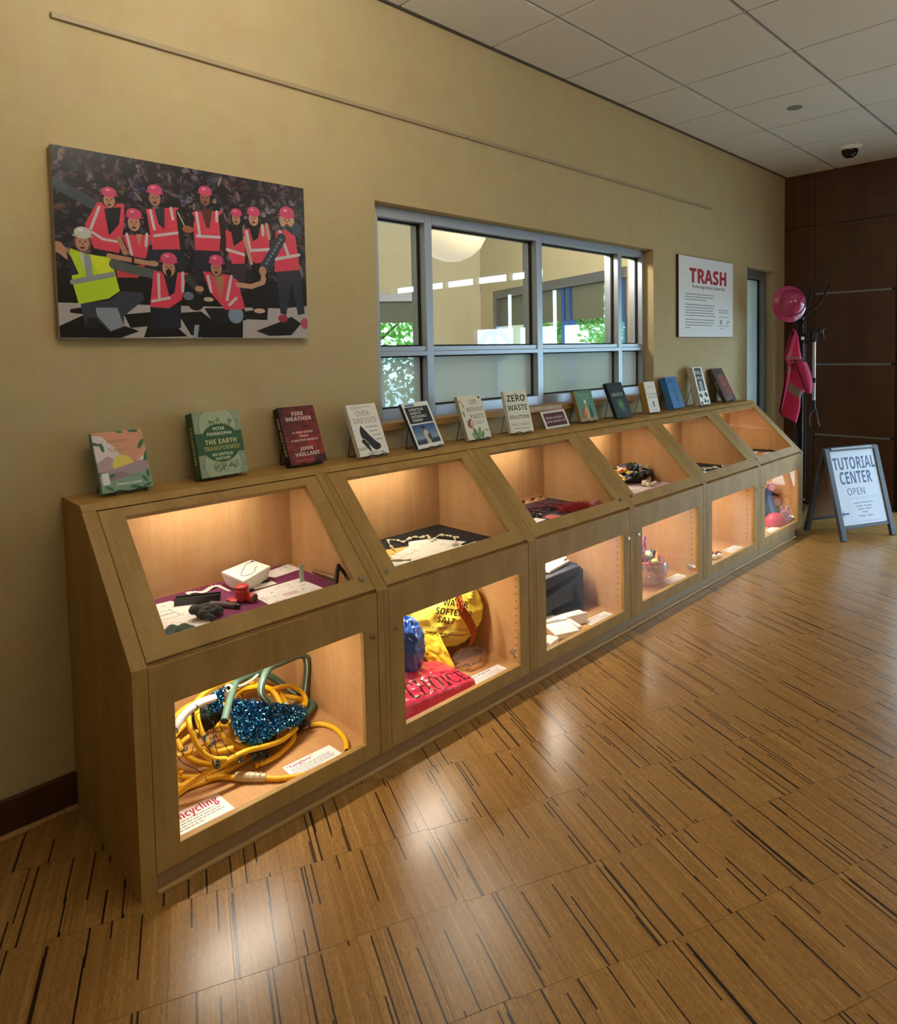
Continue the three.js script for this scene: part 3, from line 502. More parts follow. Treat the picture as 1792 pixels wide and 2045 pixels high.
{ // ceiling dome camera and speaker
  const t = thing('dome_camera', 'small black dome security camera on the ceiling by the panelled wall', 'camera', [5.395, CH, 0.71]);
  part('housing', lathe([[0.001, 0.001], [0.085, 0.001], [0.088, -0.006], [0.08, -0.022], [0.062, -0.03], [0.001, -0.03]], 36), M.white, t);
  part('dome', lathe([[0.058, -0.028], [0.056, -0.05], [0.045, -0.072], [0.025, -0.086], [0.001, -0.09]], 32), std({ color: '#0a0a0c', roughness: 0.08 }), t);
  const s = thing('ceiling_speaker', 'small round flush fitting in a ceiling tile', 'ceiling fitting', [4.15, CH, 0.733]);
  part('rim', lathe([[0.036, 0], [0.044, -0.001], [0.046, -0.004], [0.039, -0.005], [0.036, -0.003]], 32), M.aluDull, s);
  part('grille', lathe([[0.001, -0.003], [0.037, -0.003], [0.037, 0], [0.001, 0]], 24), std({ color: '#8d877d', roughness: 0.9 }), s);
}

// ---------------------------------------------------------------- books on their stands
const easelMat = M.wire;
function easel(x, z, yaw, lean, w, y, who) {
  const t = thing('book_easel', 'black wire easel holding ' + who, 'book stand', [x, 0.9985, z], yaw, 'wire book easels'), s = Math.sin(lean), c = Math.cos(lean), hw = Math.min(0.05, w * 0.33), r = 0.0017, b = 0.006;
  for (const k of [-1, 1]) {
    part('side_wire', [tube([[k * hw, 0.016, 0.042], [k * hw, 0.008, 0.04], [k * hw, 0.0075, 0.02], [k * hw, 0.009, -b], [k * hw, 0.06, -b - 0.06 * s / c - 0.004], [k * hw, 0.13, -b - 0.13 * s / c - 0.004]], r, 24, 6), rod([k * hw, 0.12, -b - 0.12 * s / c - 0.005], [k * hw * 1.1, 0.002, -0.08], r, r, 6)], easelMat, t);
  }
  part('front_wire', tube([[-hw, 0.016, 0.042], [-hw * 0.6, 0.019, 0.043], [0, 0.008, 0.043], [hw * 0.6, 0.019, 0.043], [hw, 0.016, 0.042]], r, 24, 6), easelMat, t);
  part('back_wire', [rod([-hw * 1.1, 0.002, -0.08], [hw * 1.1, 0.002, -0.08], r, r, 6), rod([-hw, 0.13, -b - 0.13 * s / c - 0.004], [hw, 0.13, -b - 0.13 * s / c - 0.004], r, r, 6)], easelMat, t);
}
// front cover lies in the plane through the base line, leaning back
function book(label, who, x, z, yaw, lean, w, h, th, paint, spineColor, backColor = spineColor, tone = '#e6ddc8') {
  const ya = yaw * Math.PI / 180, le = lean * Math.PI / 180, t = thing('book', label, 'book', [x, 1.012, z], ya, 'books on wire easels'), px = 380, py = Math.round(px * h / w);
  const cover = canvasTex(px, py, (g) => { g.textAlign = 'center'; g.textBaseline = 'alphabetic'; paint(g, px, py); });
  const tilt = (g) => g.rotateX(-le);
  part('cover', tilt(new THREE.BoxGeometry(w, h, 0.002).translate(0, h / 2, -0.001)), std({ map: cover, roughness: 0.55 }), t);
  part('pages', tilt(new RoundedBoxGeometry(w - 0.006, h - 0.006, th - 0.004, 1, 0.001).translate(0.001, h / 2, -th / 2)), std({ color: tone, roughness: 0.9 }), t);
  part('back_cover', tilt(new THREE.BoxGeometry(w, h, 0.002).translate(0, h / 2, -th + 0.001)), std({ color: backColor, roughness: 0.45 }), t);
  part('spine', tilt(new THREE.BoxGeometry(0.002, h, th).translate(-w / 2 + 0.001, h / 2, -th / 2)), spineColor.isTexture ? std({ map: spineColor, roughness: 0.45 }) : std({ color: spineColor, roughness: 0.45 }), t);
  // the stand sits behind and below the book
  easel(x - Math.sin(ya) * 0.0 - Math.sin(ya) * th * 0.9, z - Math.cos(ya) * th * 0.98 - 0.006, ya, le, w, 0, who);
  return t;
}
const words = (g, list, color) => { if (color) g.fillStyle = color; for (const [s, x, y, px, o = {}] of list) { g.save(); g.font = `${o.w ?? 'bold'} ${px}px ${o.f ?? 'sans-serif'}`; g.textAlign = o.a ?? 'center'; g.translate(x, y); if (o.k) g.scale(o.k, 1); if (o.c) g.fillStyle = o.c; g.fillText(s, 0, 0); g.restore(); } };
function spineTex(bg, fg, text, px, f = 'sans-serif') { return canvasTex(64, 420, (g, w, h) => { g.fillStyle = bg; g.fillRect(0, 0, w, h); g.save(); g.translate(w / 2, h / 2); g.rotate(Math.PI / 2); g.fillStyle = fg; g.font = `bold ${px}px ${f}`; g.textAlign = 'center'; g.textBaseline = 'middle'; g.fillText(text, 0, 0); g.restore(); }); }
book('pastel mountain sunrise book with orange sky, first on the countertop', 'the pastel sunrise book', 0.160, 0.122, 3.8, 22, 0.159, 0.197, 0.02, (g, w, h) => {
  g.fillStyle = '#d89878'; g.fillRect(0, 0, w, h);
  fillPoly(g, [[0, 20], [70, 30], [150, 130], [210, 240], [0, 300]], '#d9cfd2'); fillPoly(g, [[0, 240], [90, 190], [200, 280], [200, 400], [0, 330]], '#b49aa4');
  g.fillStyle = '#e3cf63'; g.beginPath(); g.arc(190, 270, 78, Math.PI, 0); g.lineTo(268, 330); g.lineTo(112, 330); g.fill();
  fillPoly(g, [[380, 150], [300, 230], [230, 330], [380, 330]], '#d8a48c'); fillPoly(g, [[380, 190], [330, 230], [270, 310], [380, 260]], '#e4dcda');
  fillPoly(g, [[0, 320], [380, 240], [380, 400], [0, 420]], '#a5909e'); fillPoly(g, [[60, 330], [160, 320], [290, 380], [80, 410]], '#96788a'); fillPoly(g, [[0, 400], [120, 380], [250, 350], [380, 330], [380, h], [0, h]], '#7fa08a');
  for (const [x, y, a, s] of [[20, 90, 0.4, 60], [60, 120, 1.4, 70], [350, 120, 2.2, 80], [370, 220, 1.9, 80], [310, 8, 0.1, 70], [200, 4, 0.3, 60], [40, 330, 0.2, 80], [90, 350, -0.4, 60], [330, 400, 1, 60], [360, 360, 1.7, 60], [60, 440, 0.6, 60], [250, 452, 0.2, 70], [340, 450, -0.3, 60]]) { g.save(); g.translate(x, y); g.rotate(a); g.fillStyle = '#3f6b42'; g.beginPath(); g.ellipse(0, 0, s * 0.55, s * 0.2, 0, 0, 6.283); g.fill(); g.restore(); }
  words(g, [['Return', 175, 92, 42, { f: 'serif', c: '#b07f63' }], ['to', 175, 120, 22, { f: 'serif', c: '#b07f63' }], ['Nature', 175, 160, 42, { f: 'serif', c: '#b98d74' }], ['Emma Loewe', 210, 425, 28, { f: 'serif', c: '#eef0e6' }]]);
  g.fillStyle = '#dfe6e6'; g.fillRect(20, 320, 52, 90);
}, '#6f9a7c');
book('thick green hardback with an old map cover and round green title band', 'the thick green map book', 0.488, 0.116, 4.8, 14, 0.180, 0.230, 0.045, (g, w, h) => {
  g.fillStyle = '#8fa083'; g.fillRect(0, 0, w, h); const r = rng(41);
  for (let i = 0; i < 260; i++) { g.strokeStyle = ['#4f6a4a', '#b9c2a4', '#6c8363'][i % 3]; g.globalAlpha = 0.6; g.lineWidth = 1 + r() * 2; g.beginPath(); const x = r() * w, y = r() * h; g.moveTo(x, y); g.bezierCurveTo(x + r() * 60 - 30, y + r() * 40, x + r() * 80 - 40, y - r() * 40, x + r() * 90 - 45, y + r() * 60 - 30); g.stroke(); } g.globalAlpha = 1;
  for (const [x, y, q] of [[190, 110, 150], [190, 400, 150]]) { g.fillStyle = '#b7bf9f'; g.globalAlpha = 0.75; g.beginPath(); g.arc(x, y, q, 0, 6.283); g.fill(); g.globalAlpha = 1; g.strokeStyle = '#5f7a55'; g.lineWidth = 4; g.stroke(); for (let i = 0; i < 5; i++) { g.beginPath(); g.ellipse(x, y, q * i / 5, q, 0, 0, 6.283); g.lineWidth = 1; g.stroke(); } }
  for (let i = 0; i < 40; i++) { g.fillStyle = '#51704c'; g.globalAlpha = 0.6; g.beginPath(); g.ellipse(110 + r() * 200, (i % 2 ? 60 : 380) + r() * 70, 8 + 18 * r(), 4 + 10 * r(), r() * 3, 0, 6.283); g.fill(); } g.globalAlpha = 1;
  g.fillStyle = '#2f5a35'; g.fillRect(0, 160, w, 160); g.beginPath(); g.ellipse(195, 240, 160, 145, 0, 0, 6.283); g.fill(); g.strokeStyle = '#8f9a55'; g.lineWidth = 4; g.stroke(); g.fillRect(4, 164, w, 152);
  words(g, [['PETER', 195, 145, 34], ['FRANKOPAN', 195, 182, 34], ['THE EARTH', 200, 248, 50, { c: '#d8cf8a' }], ['TRANSFORMED', 200, 294, 44, { c: '#b3a95a', k: 0.92 }], ['AN UNTOLD', 195, 336, 30], ['HISTORY', 195, 368, 30]], '#d9ddc8');
}, spineTex('#355f3c', '#c9cfae', 'FRANKOPAN', 40), '#2f5a35');
book('dark red hardback with block white title letters and smoke', 'the dark red hardback', 0.826, 0.124, 3.5, 21.3, 0.167, 0.231, 0.034, (g, w, h) => {
  const q = g.createLinearGradient(0, 0, w, h); q.addColorStop(0, '#2a0a0c'); q.addColorStop(0.45, '#7a1612'); q.addColorStop(1, '#a51f1a'); g.fillStyle = q; g.fillRect(0, 0, w, h); const r = rng(44);
  for (let i = 0; i < 220; i++) { g.globalAlpha = 0.12; g.fillStyle = r() < 0.5 ? '#1c0507' : '#d23a2c'; g.beginPath(); g.ellipse(r() * w, r() * h, 14 + 46 * r(), 8 + 22 * r(), r() * 3, 0, 6.283); g.fill(); } g.globalAlpha = 1; fillPoly(g, [[230, h], [280, 470], [380, 450], [380, h]], '#3a0a0c');
  words(g, [['FIRE', 190, 85, 48, { k: 1.25 }], ['WEATHER', 190, 132, 48, { k: 1.25 }], ['A TRUE STORY', 200, 250, 25, { k: 1.3 }], ['FROM', 200, 285, 25, { k: 1.3 }], ['A HOTTER WORLD', 200, 322, 25, { k: 1.3 }], ['JOHN', 200, 405, 44, { k: 1.2 }], ['VAILLANT', 195, 455, 46, { k: 1.2 }]], '#e6d6cc');
  g.fillStyle = '#c88'; g.fillRect(60, 492, 180, 3);
}, spineTex('#1d0a0b', '#d8c6bc', 'FIRE WEATHER', 40), '#220a0c');
book('white paperback showing a black high heeled shoe', 'the white shoe paperback', 1.118, 0.157, 5.2, 22.3, 0.163, 0.222, 0.02, (g, w, h) => {
  g.fillStyle = '#f0ede6'; g.fillRect(0, 0, w, h); g.fillStyle = '#c4c1ba'; g.fillRect(0, 430, 120, 30);
  g.fillStyle = '#1b1a1d'; g.beginPath(); g.moveTo(118, 215); g.bezierCurveTo(80, 240, 75, 300, 95, 350); g.lineTo(70, 372); g.lineTo(150, 480); g.lineTo(168, 482); g.lineTo(150, 400); g.bezierCurveTo(185, 440, 200, 475, 240, 470); g.bezierCurveTo(300, 465, 310, 430, 285, 408); g.bezierCurveTo(235, 380, 170, 290, 118, 215); g.fill();
  g.strokeStyle = '#d6d3cb'; g.lineWidth = 7; g.beginPath(); g.moveTo(95, 350); g.bezierCurveTo(115, 345, 125, 355, 150, 400); g.stroke();
  words(g, [['OVER-', 190, 120, 74, { w: 'normal' }], ['DRESSED', 190, 192, 74, { w: 'normal' }]], '#9a8480'); words(g, [['THE SHOCKINGLY', 250, 242, 20], ['HIGH COST', 262, 286, 20], ['OF CHEAP', 285, 330, 20], ['FASHION', 300, 374, 20], ['ELIZABETH L. CLINE', 215, 503, 22]], '#55524f'); textBlock(g, 50, 26, 290, 2, 14, 8, '#7b7873', 8, 0.5);
}, '#dcd8cc', '#d8d4c8');
book('white bordered paperback with black title box over a blue photograph', 'the blue photograph paperback', 1.431, 0.160, 12.5, 25.3, 0.199, 0.214, 0.016, (g, w, h) => {
  g.fillStyle = '#f2f0ea'; g.fillRect(0, 0, w, h); g.fillStyle = '#5d88a8'; g.fillRect(40, 14, 130, 20); g.fillStyle = '#17171a'; g.fillRect(24, 40, w - 50, 150);
  const q = g.createLinearGradient(0, 200, 0, h); q.addColorStop(0, '#2c4f86'); q.addColorStop(0.6, '#8ea2b6'); q.addColorStop(0.72, '#2d3b40'); q.addColorStop(1, '#27323a'); g.fillStyle = q; g.fillRect(24, 202, w - 50, 176);
  g.fillStyle = '#cfc4b6'; g.beginPath(); g.ellipse(190, 300, 36, 48, 0, 0, 6.283); g.fill(); g.fillRect(165, 330, 55, 48); g.fillStyle = '#b58a6e'; g.beginPath(); g.arc(180, 244, 17, 0, 6.283); g.fill(); g.fillStyle = '#17121a'; g.beginPath(); g.ellipse(176, 232, 24, 14, 0.2, 0, 6.283); g.fill(); g.fillStyle = '#5a4a3c'; g.beginPath(); g.ellipse(225, 318, 24, 30, 0.3, 0, 6.283); g.fill();
  words(g, [['A PRACTICAL', 70, 78, 34, { a: 'left' }], ['GUIDE TO', 70, 110, 34, { a: 'left' }], ['SUSTAINABLE', 70, 142, 34, { a: 'left' }], ['FASHION', 70, 174, 34, { a: 'left' }]], '#e4e2dc');
}, '#2a3848', '#d8d5cc');
book('pale paperback with painted leaves and dark hand lettered title', 'the pale leafy paperback', 1.760, 0.146, 2.8, 19.6, 0.170, 0.216, 0.018, (g, w, h) => {
  g.fillStyle = '#ebe4d2'; g.fillRect(0, 0, w, h); const r = rng(51);
  for (const [x, y, a, s, c] of [[30, 60, 0.5, 44, '#b9a768'], [60, 110, 1.2, 44, '#8ea07a'], [40, 200, 1.5, 60, '#7f9a70'], [70, 300, 1.3, 60, '#a4ad86'], [70, 330, 0.9, 50, '#a0705e'], [150, 430, 1.3, 120, '#5f8a55'], [210, 420, 1.9, 110, '#78a060'], [120, 460, 1, 100, '#86a870'], [250, 450, 2.1, 90, '#6a9458'], [340, 400, 0.4, 50, '#c9b45a']]) { g.save(); g.translate(x, y); g.rotate(a); g.fillStyle = c; g.beginPath(); g.ellipse(0, 0, s * 0.6, s * 0.24, 0, 0, 6.283); g.fill(); g.strokeStyle = '#4e6a48'; g.lineWidth = 2; g.beginPath(); g.moveTo(-s * 0.6, 0); g.lineTo(s * 0.6, 0); g.stroke(); g.restore(); }
  g.fillStyle = '#9c4a44'; g.beginPath(); g.ellipse(110, 310, 42, 52, 0.2, 0, 6.283); g.fill(); g.fillStyle = '#d8d0c0'; g.beginPath(); g.ellipse(125, 310, 18, 40, 0.2, 0, 6.283); g.fill(); g.fillStyle = '#1c2440'; g.fillRect(330, 18, 34, 22);
  words(g, [['LIFE', 230, 100, 70, { w: 'normal' }], ['WITHOUT', 235, 180, 64, { w: 'normal' }], ['PLASTIC', 245, 260, 64, { w: 'normal' }]], '#3d4358'); textBlock(g, 180, 285, 170, 3, 16, 9, '#8a8a80', 12, 0.7);
}, '#b5b08c', '#c9c2ae');
book('white paperback with thick black and green stacked title words', 'the white paperback with green title words', 2.074, 0.147, -10.8, 16.7, 0.151, 0.219, 0.022, (g, w, h) => {
  g.fillStyle = '#f1f1e6'; g.fillRect(0, 0, w, h); g.fillStyle = '#d0d4d0'; for (const y of [160, 290, 400]) g.fillRect(30, y, w - 60, 3);
  words(g, [['THE', 190, 52, 26], ['ZERO', 190, 142, 120, { k: 1.02 }]], '#16161a'); words(g, [['WASTE', 190, 262, 104, { c: '#2c4a34', k: 0.98 }], ['SOLUTION', 190, 372, 66, { c: '#4a7a44' }], ['PAUL CONNETT', 190, 462, 42, { c: '#a9b884' }]]); textBlock(g, 70, 496, 240, 1, 16, 12, '#26262a', 13, 1);
  g.strokeStyle = '#dcdccf'; g.lineWidth = 9; g.beginPath(); g.arc(316, 100, 32, -0.9, 0.1); g.stroke(); fillPoly(g, [[334, 60], [356, 78], [330, 90]], '#16161a');
}, '#dcdccf');
book('green paperback with little bottle shapes on a sandy base', 'the green bottle paperback', 2.727, 0.112, -2.6, 17.9, 0.163, 0.184, 0.024, (g, w, h) => {
  g.fillStyle = '#5f8f74'; g.fillRect(0, 0, w, h); g.fillStyle = '#b48a52'; g.fillRect(0, h - 44, w, 44); g.fillRect(0, 0, 12, h);
  for (const [x, c, hh] of [[100, '#b8442e', 150], [185, '#dcb44e', 200], [265, '#2e4a48', 170], [140, '#cf7c3a', 120]]) { g.fillStyle = c; g.beginPath(); g.ellipse(x, h - 44 - hh * 0.35, 34, hh * 0.4, 0, 0, 6.283); g.fill(); g.fillRect(x - 14, h - 44 - hh, 28, hh * 0.5); } g.fillStyle = '#e6e2d2'; g.beginPath(); g.arc(185, h - 270, 26, 0, 6.283); g.fill();
  words(g, [['GREEN IDEAS', 200, 76, 40, { w: 'normal', c: '#9cbca4' }], ['FOR LIVING', 210, 124, 34, { w: 'normal', c: '#9cbca4' }]]);
}, '#a87c46', '#54806a');
book('black paperback with a green and blue leaf emblem and white title', 'the black leaf paperback', 3.044, 0.151, 0.4, 22, 0.175, 0.223, 0.024, (g, w, h) => {
  g.fillStyle = '#14191a'; g.fillRect(0, 0, w, h); words(g, [['HOW WE CAN', 190, 80, 40, { w: 'normal', c: '#4c5656' }], ['MOVE TO', 190, 126, 40, { w: 'normal', c: '#4c5656' }], ['SOLVE IT', 185, 190, 62, { c: '#cdd2cc' }]]);
  g.fillStyle = '#273050'; g.fillRect(90, 220, 220, 190); fillPoly(g, [[130, 250], [200, 225], [260, 260], [270, 330], [240, 400], [190, 420], [150, 370], [120, 310]], '#3c6a34'); fillPoly(g, [[160, 270], [220, 260], [240, 320], [190, 380], [160, 330]], '#5b8f48'); words(g, [['JOHN DOERR'.slice(0, 0), 200, 460, 24]]); textBlock(g, 210, 452, 110, 1, 14, 9, '#565c58', 15, 1);
}, '#191d1d', '#101314');
book('white fronted book with ochre spine and small bottle drawing', 'the ochre spined book', 3.421, 0.140, -6.3, 13.9, 0.115, 0.202, 0.045, (g, w, h) => {
  g.fillStyle = '#eeece6'; g.fillRect(0, 0, w, h); words(g, [['CONSIDER', 190, 130, 40, { w: 'normal', c: '#aaa89f' }], ['The Hidden', 200, 290, 58, { f: 'serif', c: '#9a988f' }], ['in the Drop', 205, 360, 56, { f: 'serif', c: '#9a988f' }]]);
  g.fillStyle = '#55606c'; g.beginPath(); g.ellipse(200, 500, 42, 58, 0, 0, 6.283); g.fill(); g.fillRect(186, 420, 28, 40); g.fillStyle = '#c3c6c4'; g.beginPath(); g.ellipse(196, 505, 26, 40, 0, 0, 6.283); g.fill(); textBlock(g, 130, 610, 150, 1, 10, 12, '#a4a29a', 16, 1);
}, '#b08a3c', '#b08a3c');
book('thick bright blue paperback with a dark pear shape on the cover', 'the bright blue paperback', 3.806, 0.113, 4.4, 18, 0.185, 0.223, 0.045, (g, w, h) => {
  g.fillStyle = '#2b6fb4'; g.fillRect(0, 0, w, h); const r = rng(57); for (let i = 0; i < 90; i++) { g.globalAlpha = 0.2; g.fillStyle = r() < 0.5 ? '#1d4f8c' : '#4d92cf'; g.beginPath(); g.ellipse(r() * w, r() * h, 12 + 30 * r(), 6 + 14 * r(), r() * 3, 0, 6.283); g.fill(); } g.globalAlpha = 1;
  words(g, [['APPLESEED'.slice(0, 5), 190, 90, 84, { c: '#1d447c', k: 1.1 }], ['A NOVEL', 190, 420, 44, { c: '#1d4a86' }]]); g.fillStyle = '#2a3440'; g.beginPath(); g.ellipse(215, 320, 38, 62, 0.1, 0, 6.283); g.fill(); g.fillStyle = '#2f5a48'; g.beginPath(); g.ellipse(190, 200, 24, 60, 0.2, 0, 6.283); g.fill();
}, '#3a78b8', '#245f9c');
book('tall white paperback with blue and black panels', 'the tall white and blue paperback', 4.143, 0.142, -3.8, 14.8, 0.136, 0.279, 0.045, (g, w, h) => {
  g.fillStyle = '#f0efea'; g.fillRect(0, 0, w, h); g.fillStyle = '#262a3e'; g.fillRect(60, 20, 250, 480); words(g, [['FULL', 190, 150, 100, { c: '#d9d8d2' }], ['CIRCLE', 190, 250, 70, { c: '#d9d8d2' }]]); g.fillStyle = '#d9d8d2'; g.fillRect(140, 300, 90, 200); g.fillStyle = '#8c94a4'; g.fillRect(160, 320, 50, 180);
  g.fillStyle = '#1a1a1e'; for (const [x, y, a] of [[90, 590, 60], [290, 580, 66], [190, 700, 60], [300, 720, 40], [70, 740, 46]]) { g.beginPath(); g.ellipse(x, y, a, a * 0.7, 0.4, 0, 6.283); g.fill(); } g.fillStyle = '#d9d8d2'; g.beginPath(); g.ellipse(120, 680, 60, 40, 0, 0, 6.283); g.fill();
}, '#c9c4b4', '#c9c4b4');
book('brown and red illustrated paperback, last on the countertop', 'the brown and red paperback', 4.598, 0.132, 6.6, 25.1, 0.25, 0.272, 0.03, (g, w, h) => {
  g.fillStyle = '#4e3a34'; g.fillRect(0, 0, w, h); const r = rng(59); g.fillStyle = '#8a3a34'; g.beginPath(); g.ellipse(230, 220, 130, 160, -0.4, 0, 6.283); g.fill();
  for (let i = 0; i < 120; i++) { g.globalAlpha = 0.35; g.fillStyle = ['#a8584a', '#2c2420', '#7a2c2a', '#c08272'][i % 4]; g.beginPath(); g.ellipse(230 + 200 * (r() - 0.5), 220 + 300 * (r() - 0.5), 8 + 26 * r(), 4 + 12 * r(), r() * 3, 0, 6.283); g.fill(); } g.globalAlpha = 1; g.strokeStyle = '#c88c7c'; g.lineWidth = 8; g.beginPath(); g.arc(220, 150, 60, 0.4, 4.4); g.stroke(); textBlock(g, 60, 370, 250, 2, 20, 14, '#9c8c80', 19, 0.6);
}, spineTex('#3a322c', '#b5aea0', 'TRASH', 36), '#3a322c');
{ // small leaning card with a maroon panel
  const tex = canvasTex(480, 200, (g, w, h) => { g.fillStyle = '#e2dedb'; g.fillRect(0, 0, w, h); g.fillStyle = '#5a1a24'; g.fillRect(38, 24, w - 76, h - 48); words(g, [['Books on display', w / 2, 92, 40, { f: 'serif' }], ['can be checked out!', w / 2, 136, 40, { f: 'serif' }]], '#cfc0bc'); });
  const t = thing('counter_card', 'small white card with a maroon panel leaning on the countertop among the books', 'card', [2.443, 0.9995, 0.097], 0.066);
  const le = 24.3 * Math.PI / 180;
  part('face', new THREE.BoxGeometry(0.238, 0.1, 0.0015).translate(0, 0.05, 0).rotateX(-le), std({ map: tex, roughness: 0.6 }), t);
  part('prop', new THREE.BoxGeometry(0.05, 0.08, 0.0012).translate(0, 0.04, 0).rotateX(0.45).translate(0, 0, -0.068), M.paper, t);
}
// ---------------------------------------------------------------- things in the cases
const UPY = 0.6045, LOY = 0.0745;                               // tops of the shelf and of the case bottom
const boardMat = { maroon: std({ color: '#752850', roughness: 0.9 }), black: std({ color: '#1c191a', roughness: 0.9 }), grey: std({ color: '#37343a', roughness: 0.9 }) };
function board(label, pts, mat) { return single('display_board', label, 'board', boxUV(card(pts, UPY, 0.003)), mat, [0, 0, 0]); }
const SY = UPY + 0.0035;                                         // a sheet lying on a board
function sketchTex(s, n, colors, bg = '#efebe4', w = 512, h = 384, extra) {
  return canvasTex(w, h, (g) => {
    const r = rng(s); g.fillStyle = bg; g.fillRect(0, 0, w, h); g.lineCap = 'round';
    for (let i = 0; i < n; i++) { g.strokeStyle = colors[Math.floor(r() * colors.length)]; g.globalAlpha = 0.5 + 0.4 * r(); g.lineWidth = 1.5 + 2.5 * r(); g.beginPath(); let x = w * (0.06 + 0.85 * r()), y = h * (0.08 + 0.82 * r()); g.moveTo(x, y); for (let k = 0; k < 3; k++) { const a = [x + 60 * (r() - 0.5), y + 40 * (r() - 0.5)]; x += 90 * (r() - 0.4); y += 50 * (r() - 0.5); g.quadraticCurveTo(...a, x, y); } g.stroke(); }
    g.globalAlpha = 1; if (extra) extra(g, w, h);
  });
}
function paper(name, label, pts, tex, y = SY, cat = 'paper', group) { return single(name, label, cat, card(pts, y, 0.0007), tex.isTexture ? std({ map: tex, roughness: 0.9 }) : tex, [0, 0, 0], 0, group); }
function labelTex(title, color, s, big) {
  return canvasTex(512, 192, (g, w, h) => { g.fillStyle = '#efeae6'; g.fillRect(0, 0, w, h); g.textAlign = 'left'; g.fillStyle = color; g.font = `bold ${big ?? 54}px sans-serif`; g.fillText(title, 26, big ? 74 : 60); textBlock(g, 40, big ? 92 : 82, 430, big ? 4 : 6, big ? 22 : 18, 12, '#77727a', s, 0.6); });
}
const caseLabel = (label, k, tex, pts) => paper('label_card', label, pts.map(([x, z]) => [x, z]), tex, LOY + 0.0005, 'label');
// --- first case, upper shelf
board('maroon display board under sketches and plastic scraps', [[0.055, 0.03], [0.775, 0.02], [0.778, 0.49], [0.055, 0.49]], boardMat.maroon);
{ // white foam packing block with a drawn outline on its top
  const top = [[0.472, 0.075], [0.622, 0.02], [0.634, 0.15], [0.478, 0.236]], s = new THREE.Shape(top.map(([x, z], i) => new THREE.Vector2(x, -z)));
  const t = thing('foam_block', 'white foam packing block with a line drawing on its upper face', 'foam block'), y0 = SY, y1 = 0.662;
  const body = new THREE.ExtrudeGeometry(s, { depth: y1 - y0 - 0.012, bevelEnabled: true, bevelSize: 0.006, bevelOffset: -0.006, bevelThickness: 0.006, bevelSegments: 2, curveSegments: 4 }).rotateX(-Math.PI / 2).translate(0, y0 + 0.006, 0), p = body.attributes.position;
  for (let i = 0; i < p.count; i++) { const f = (p.getY(i) - y0) / (y1 - y0); p.setX(i, p.getX(i) + (1 - f) * (0.552 - p.getX(i)) * 0.22 + 0.003 * noise3(p.getX(i) * 60, p.getY(i) * 60, p.getZ(i) * 60)); p.setZ(i, p.getZ(i) + (1 - f) * (0.125 - p.getZ(i)) * 0.22); }
  body.computeVertexNormals(); part('body', boxUV(body), std({ color: '#efeae0', roughness: 0.85 }), t);
  const ink = std({ color: '#4a4648', roughness: 0.8 }), yt = y1 + 0.0005;
  part('drawing', [tube([[0.60, yt, 0.06], [0.575, yt, 0.07], [0.545, yt, 0.11], [0.515, yt, 0.15], [0.505, yt, 0.18], [0.53, yt, 0.185], [0.56, yt, 0.165], [0.575, yt, 0.135], [0.595, yt, 0.12]], 0.0011, 40, 4), rod([0.605, yt, 0.05], [0.612, yt, 0.058], 0.0035, 0.0035, 6)], ink, t);
  part('feet', [[0.51, 0.2], [0.60, 0.155]].map(([x, z]) => bx(x - 0.02, x + 0.02, y0, y0 + 0.008, z - 0.006, z + 0.006, 0.002)), std({ color: '#2b2728', roughness: 0.9 }), t);
}
paper('sketch_sheet', 'small sketch sheet at the inner corner behind the white foam block', [[0.63, 0.06], [0.772, 0.026], [0.776, 0.118], [0.655, 0.135]], sketchTex(61, 26, ['#4a4650', '#8a6a74']), SY, 'drawing');
paper('caption_card', 'plain white caption card just before the white foam block', [[0.543, 0.146], [0.628, 0.138], [0.627, 0.2], [0.541, 0.2]], canvasTex(256, 180, (g, w, h) => { g.fillStyle = '#f2eee6'; g.fillRect(0, 0, w, h); textBlock(g, 50, 50, 150, 3, 26, 12, '#8a868a', 21, 0.5); }), SY + 0.001, 'card');
paper('sketch_sheet', 'large sketch sheet with a small red boxed picture, under the upright green strip', [[0.505, 0.212], [0.712, 0.208], [0.716, 0.39], [0.503, 0.39]], sketchTex(62, 44, ['#4f4a52', '#6a6068', '#a08890'], '#efe9e2', 512, 440, (g) => { g.strokeStyle = '#a0405a'; g.lineWidth = 5; g.strokeRect(190, 250, 130, 56); g.fillStyle = '#c87a8a'; g.globalAlpha = 0.4; g.fillRect(200, 258, 110, 40); }), SY, 'drawing');
single('plastic_strip', 'pale green plastic strip standing upright on the large sketch', 'plastic strip', boxUV(bx(0.6915, 0.7085, SY + 0.001, 0.673, 0.2455, 0.2495, 0.0012)), std({ color: '#b7cdbd', roughness: 0.5 }));
{ const t = thing('pliers', 'black handled pliers leaning in the inner front corner', 'pliers');
  part('handle', tube([[0.72, 0.622, 0.43], [0.745, 0.64, 0.40], [0.772, 0.664, 0.37], [0.784, 0.673, 0.36]], 0.0085, 16, 8), M.black, t); part('handle', tube([[0.786, 0.668, 0.362], [0.79, 0.645, 0.39], [0.784, 0.625, 0.43]], 0.006, 12, 8), M.black, t);
  part('jaw', [rod([0.72, 0.622, 0.43], [0.706, 0.613, 0.445], 0.006, 0.003), rod([0.784, 0.625, 0.43], [0.75, 0.612, 0.455], 0.005, 0.003)], M.chrome, t); }
{ const t = thing('metal_tube', 'slim dull metal tube lying along the inner side', 'tube'); part('tube', rod([0.781, 0.617, 0.2], [0.789, 0.617, 0.33], 0.0085), std({ color: '#9c8468', metalness: 0.7, roughness: 0.4 }), t); part('bore', rod([0.7809, 0.617, 0.1995], [0.781, 0.617, 0.2005], 0.006), M.black, t); }
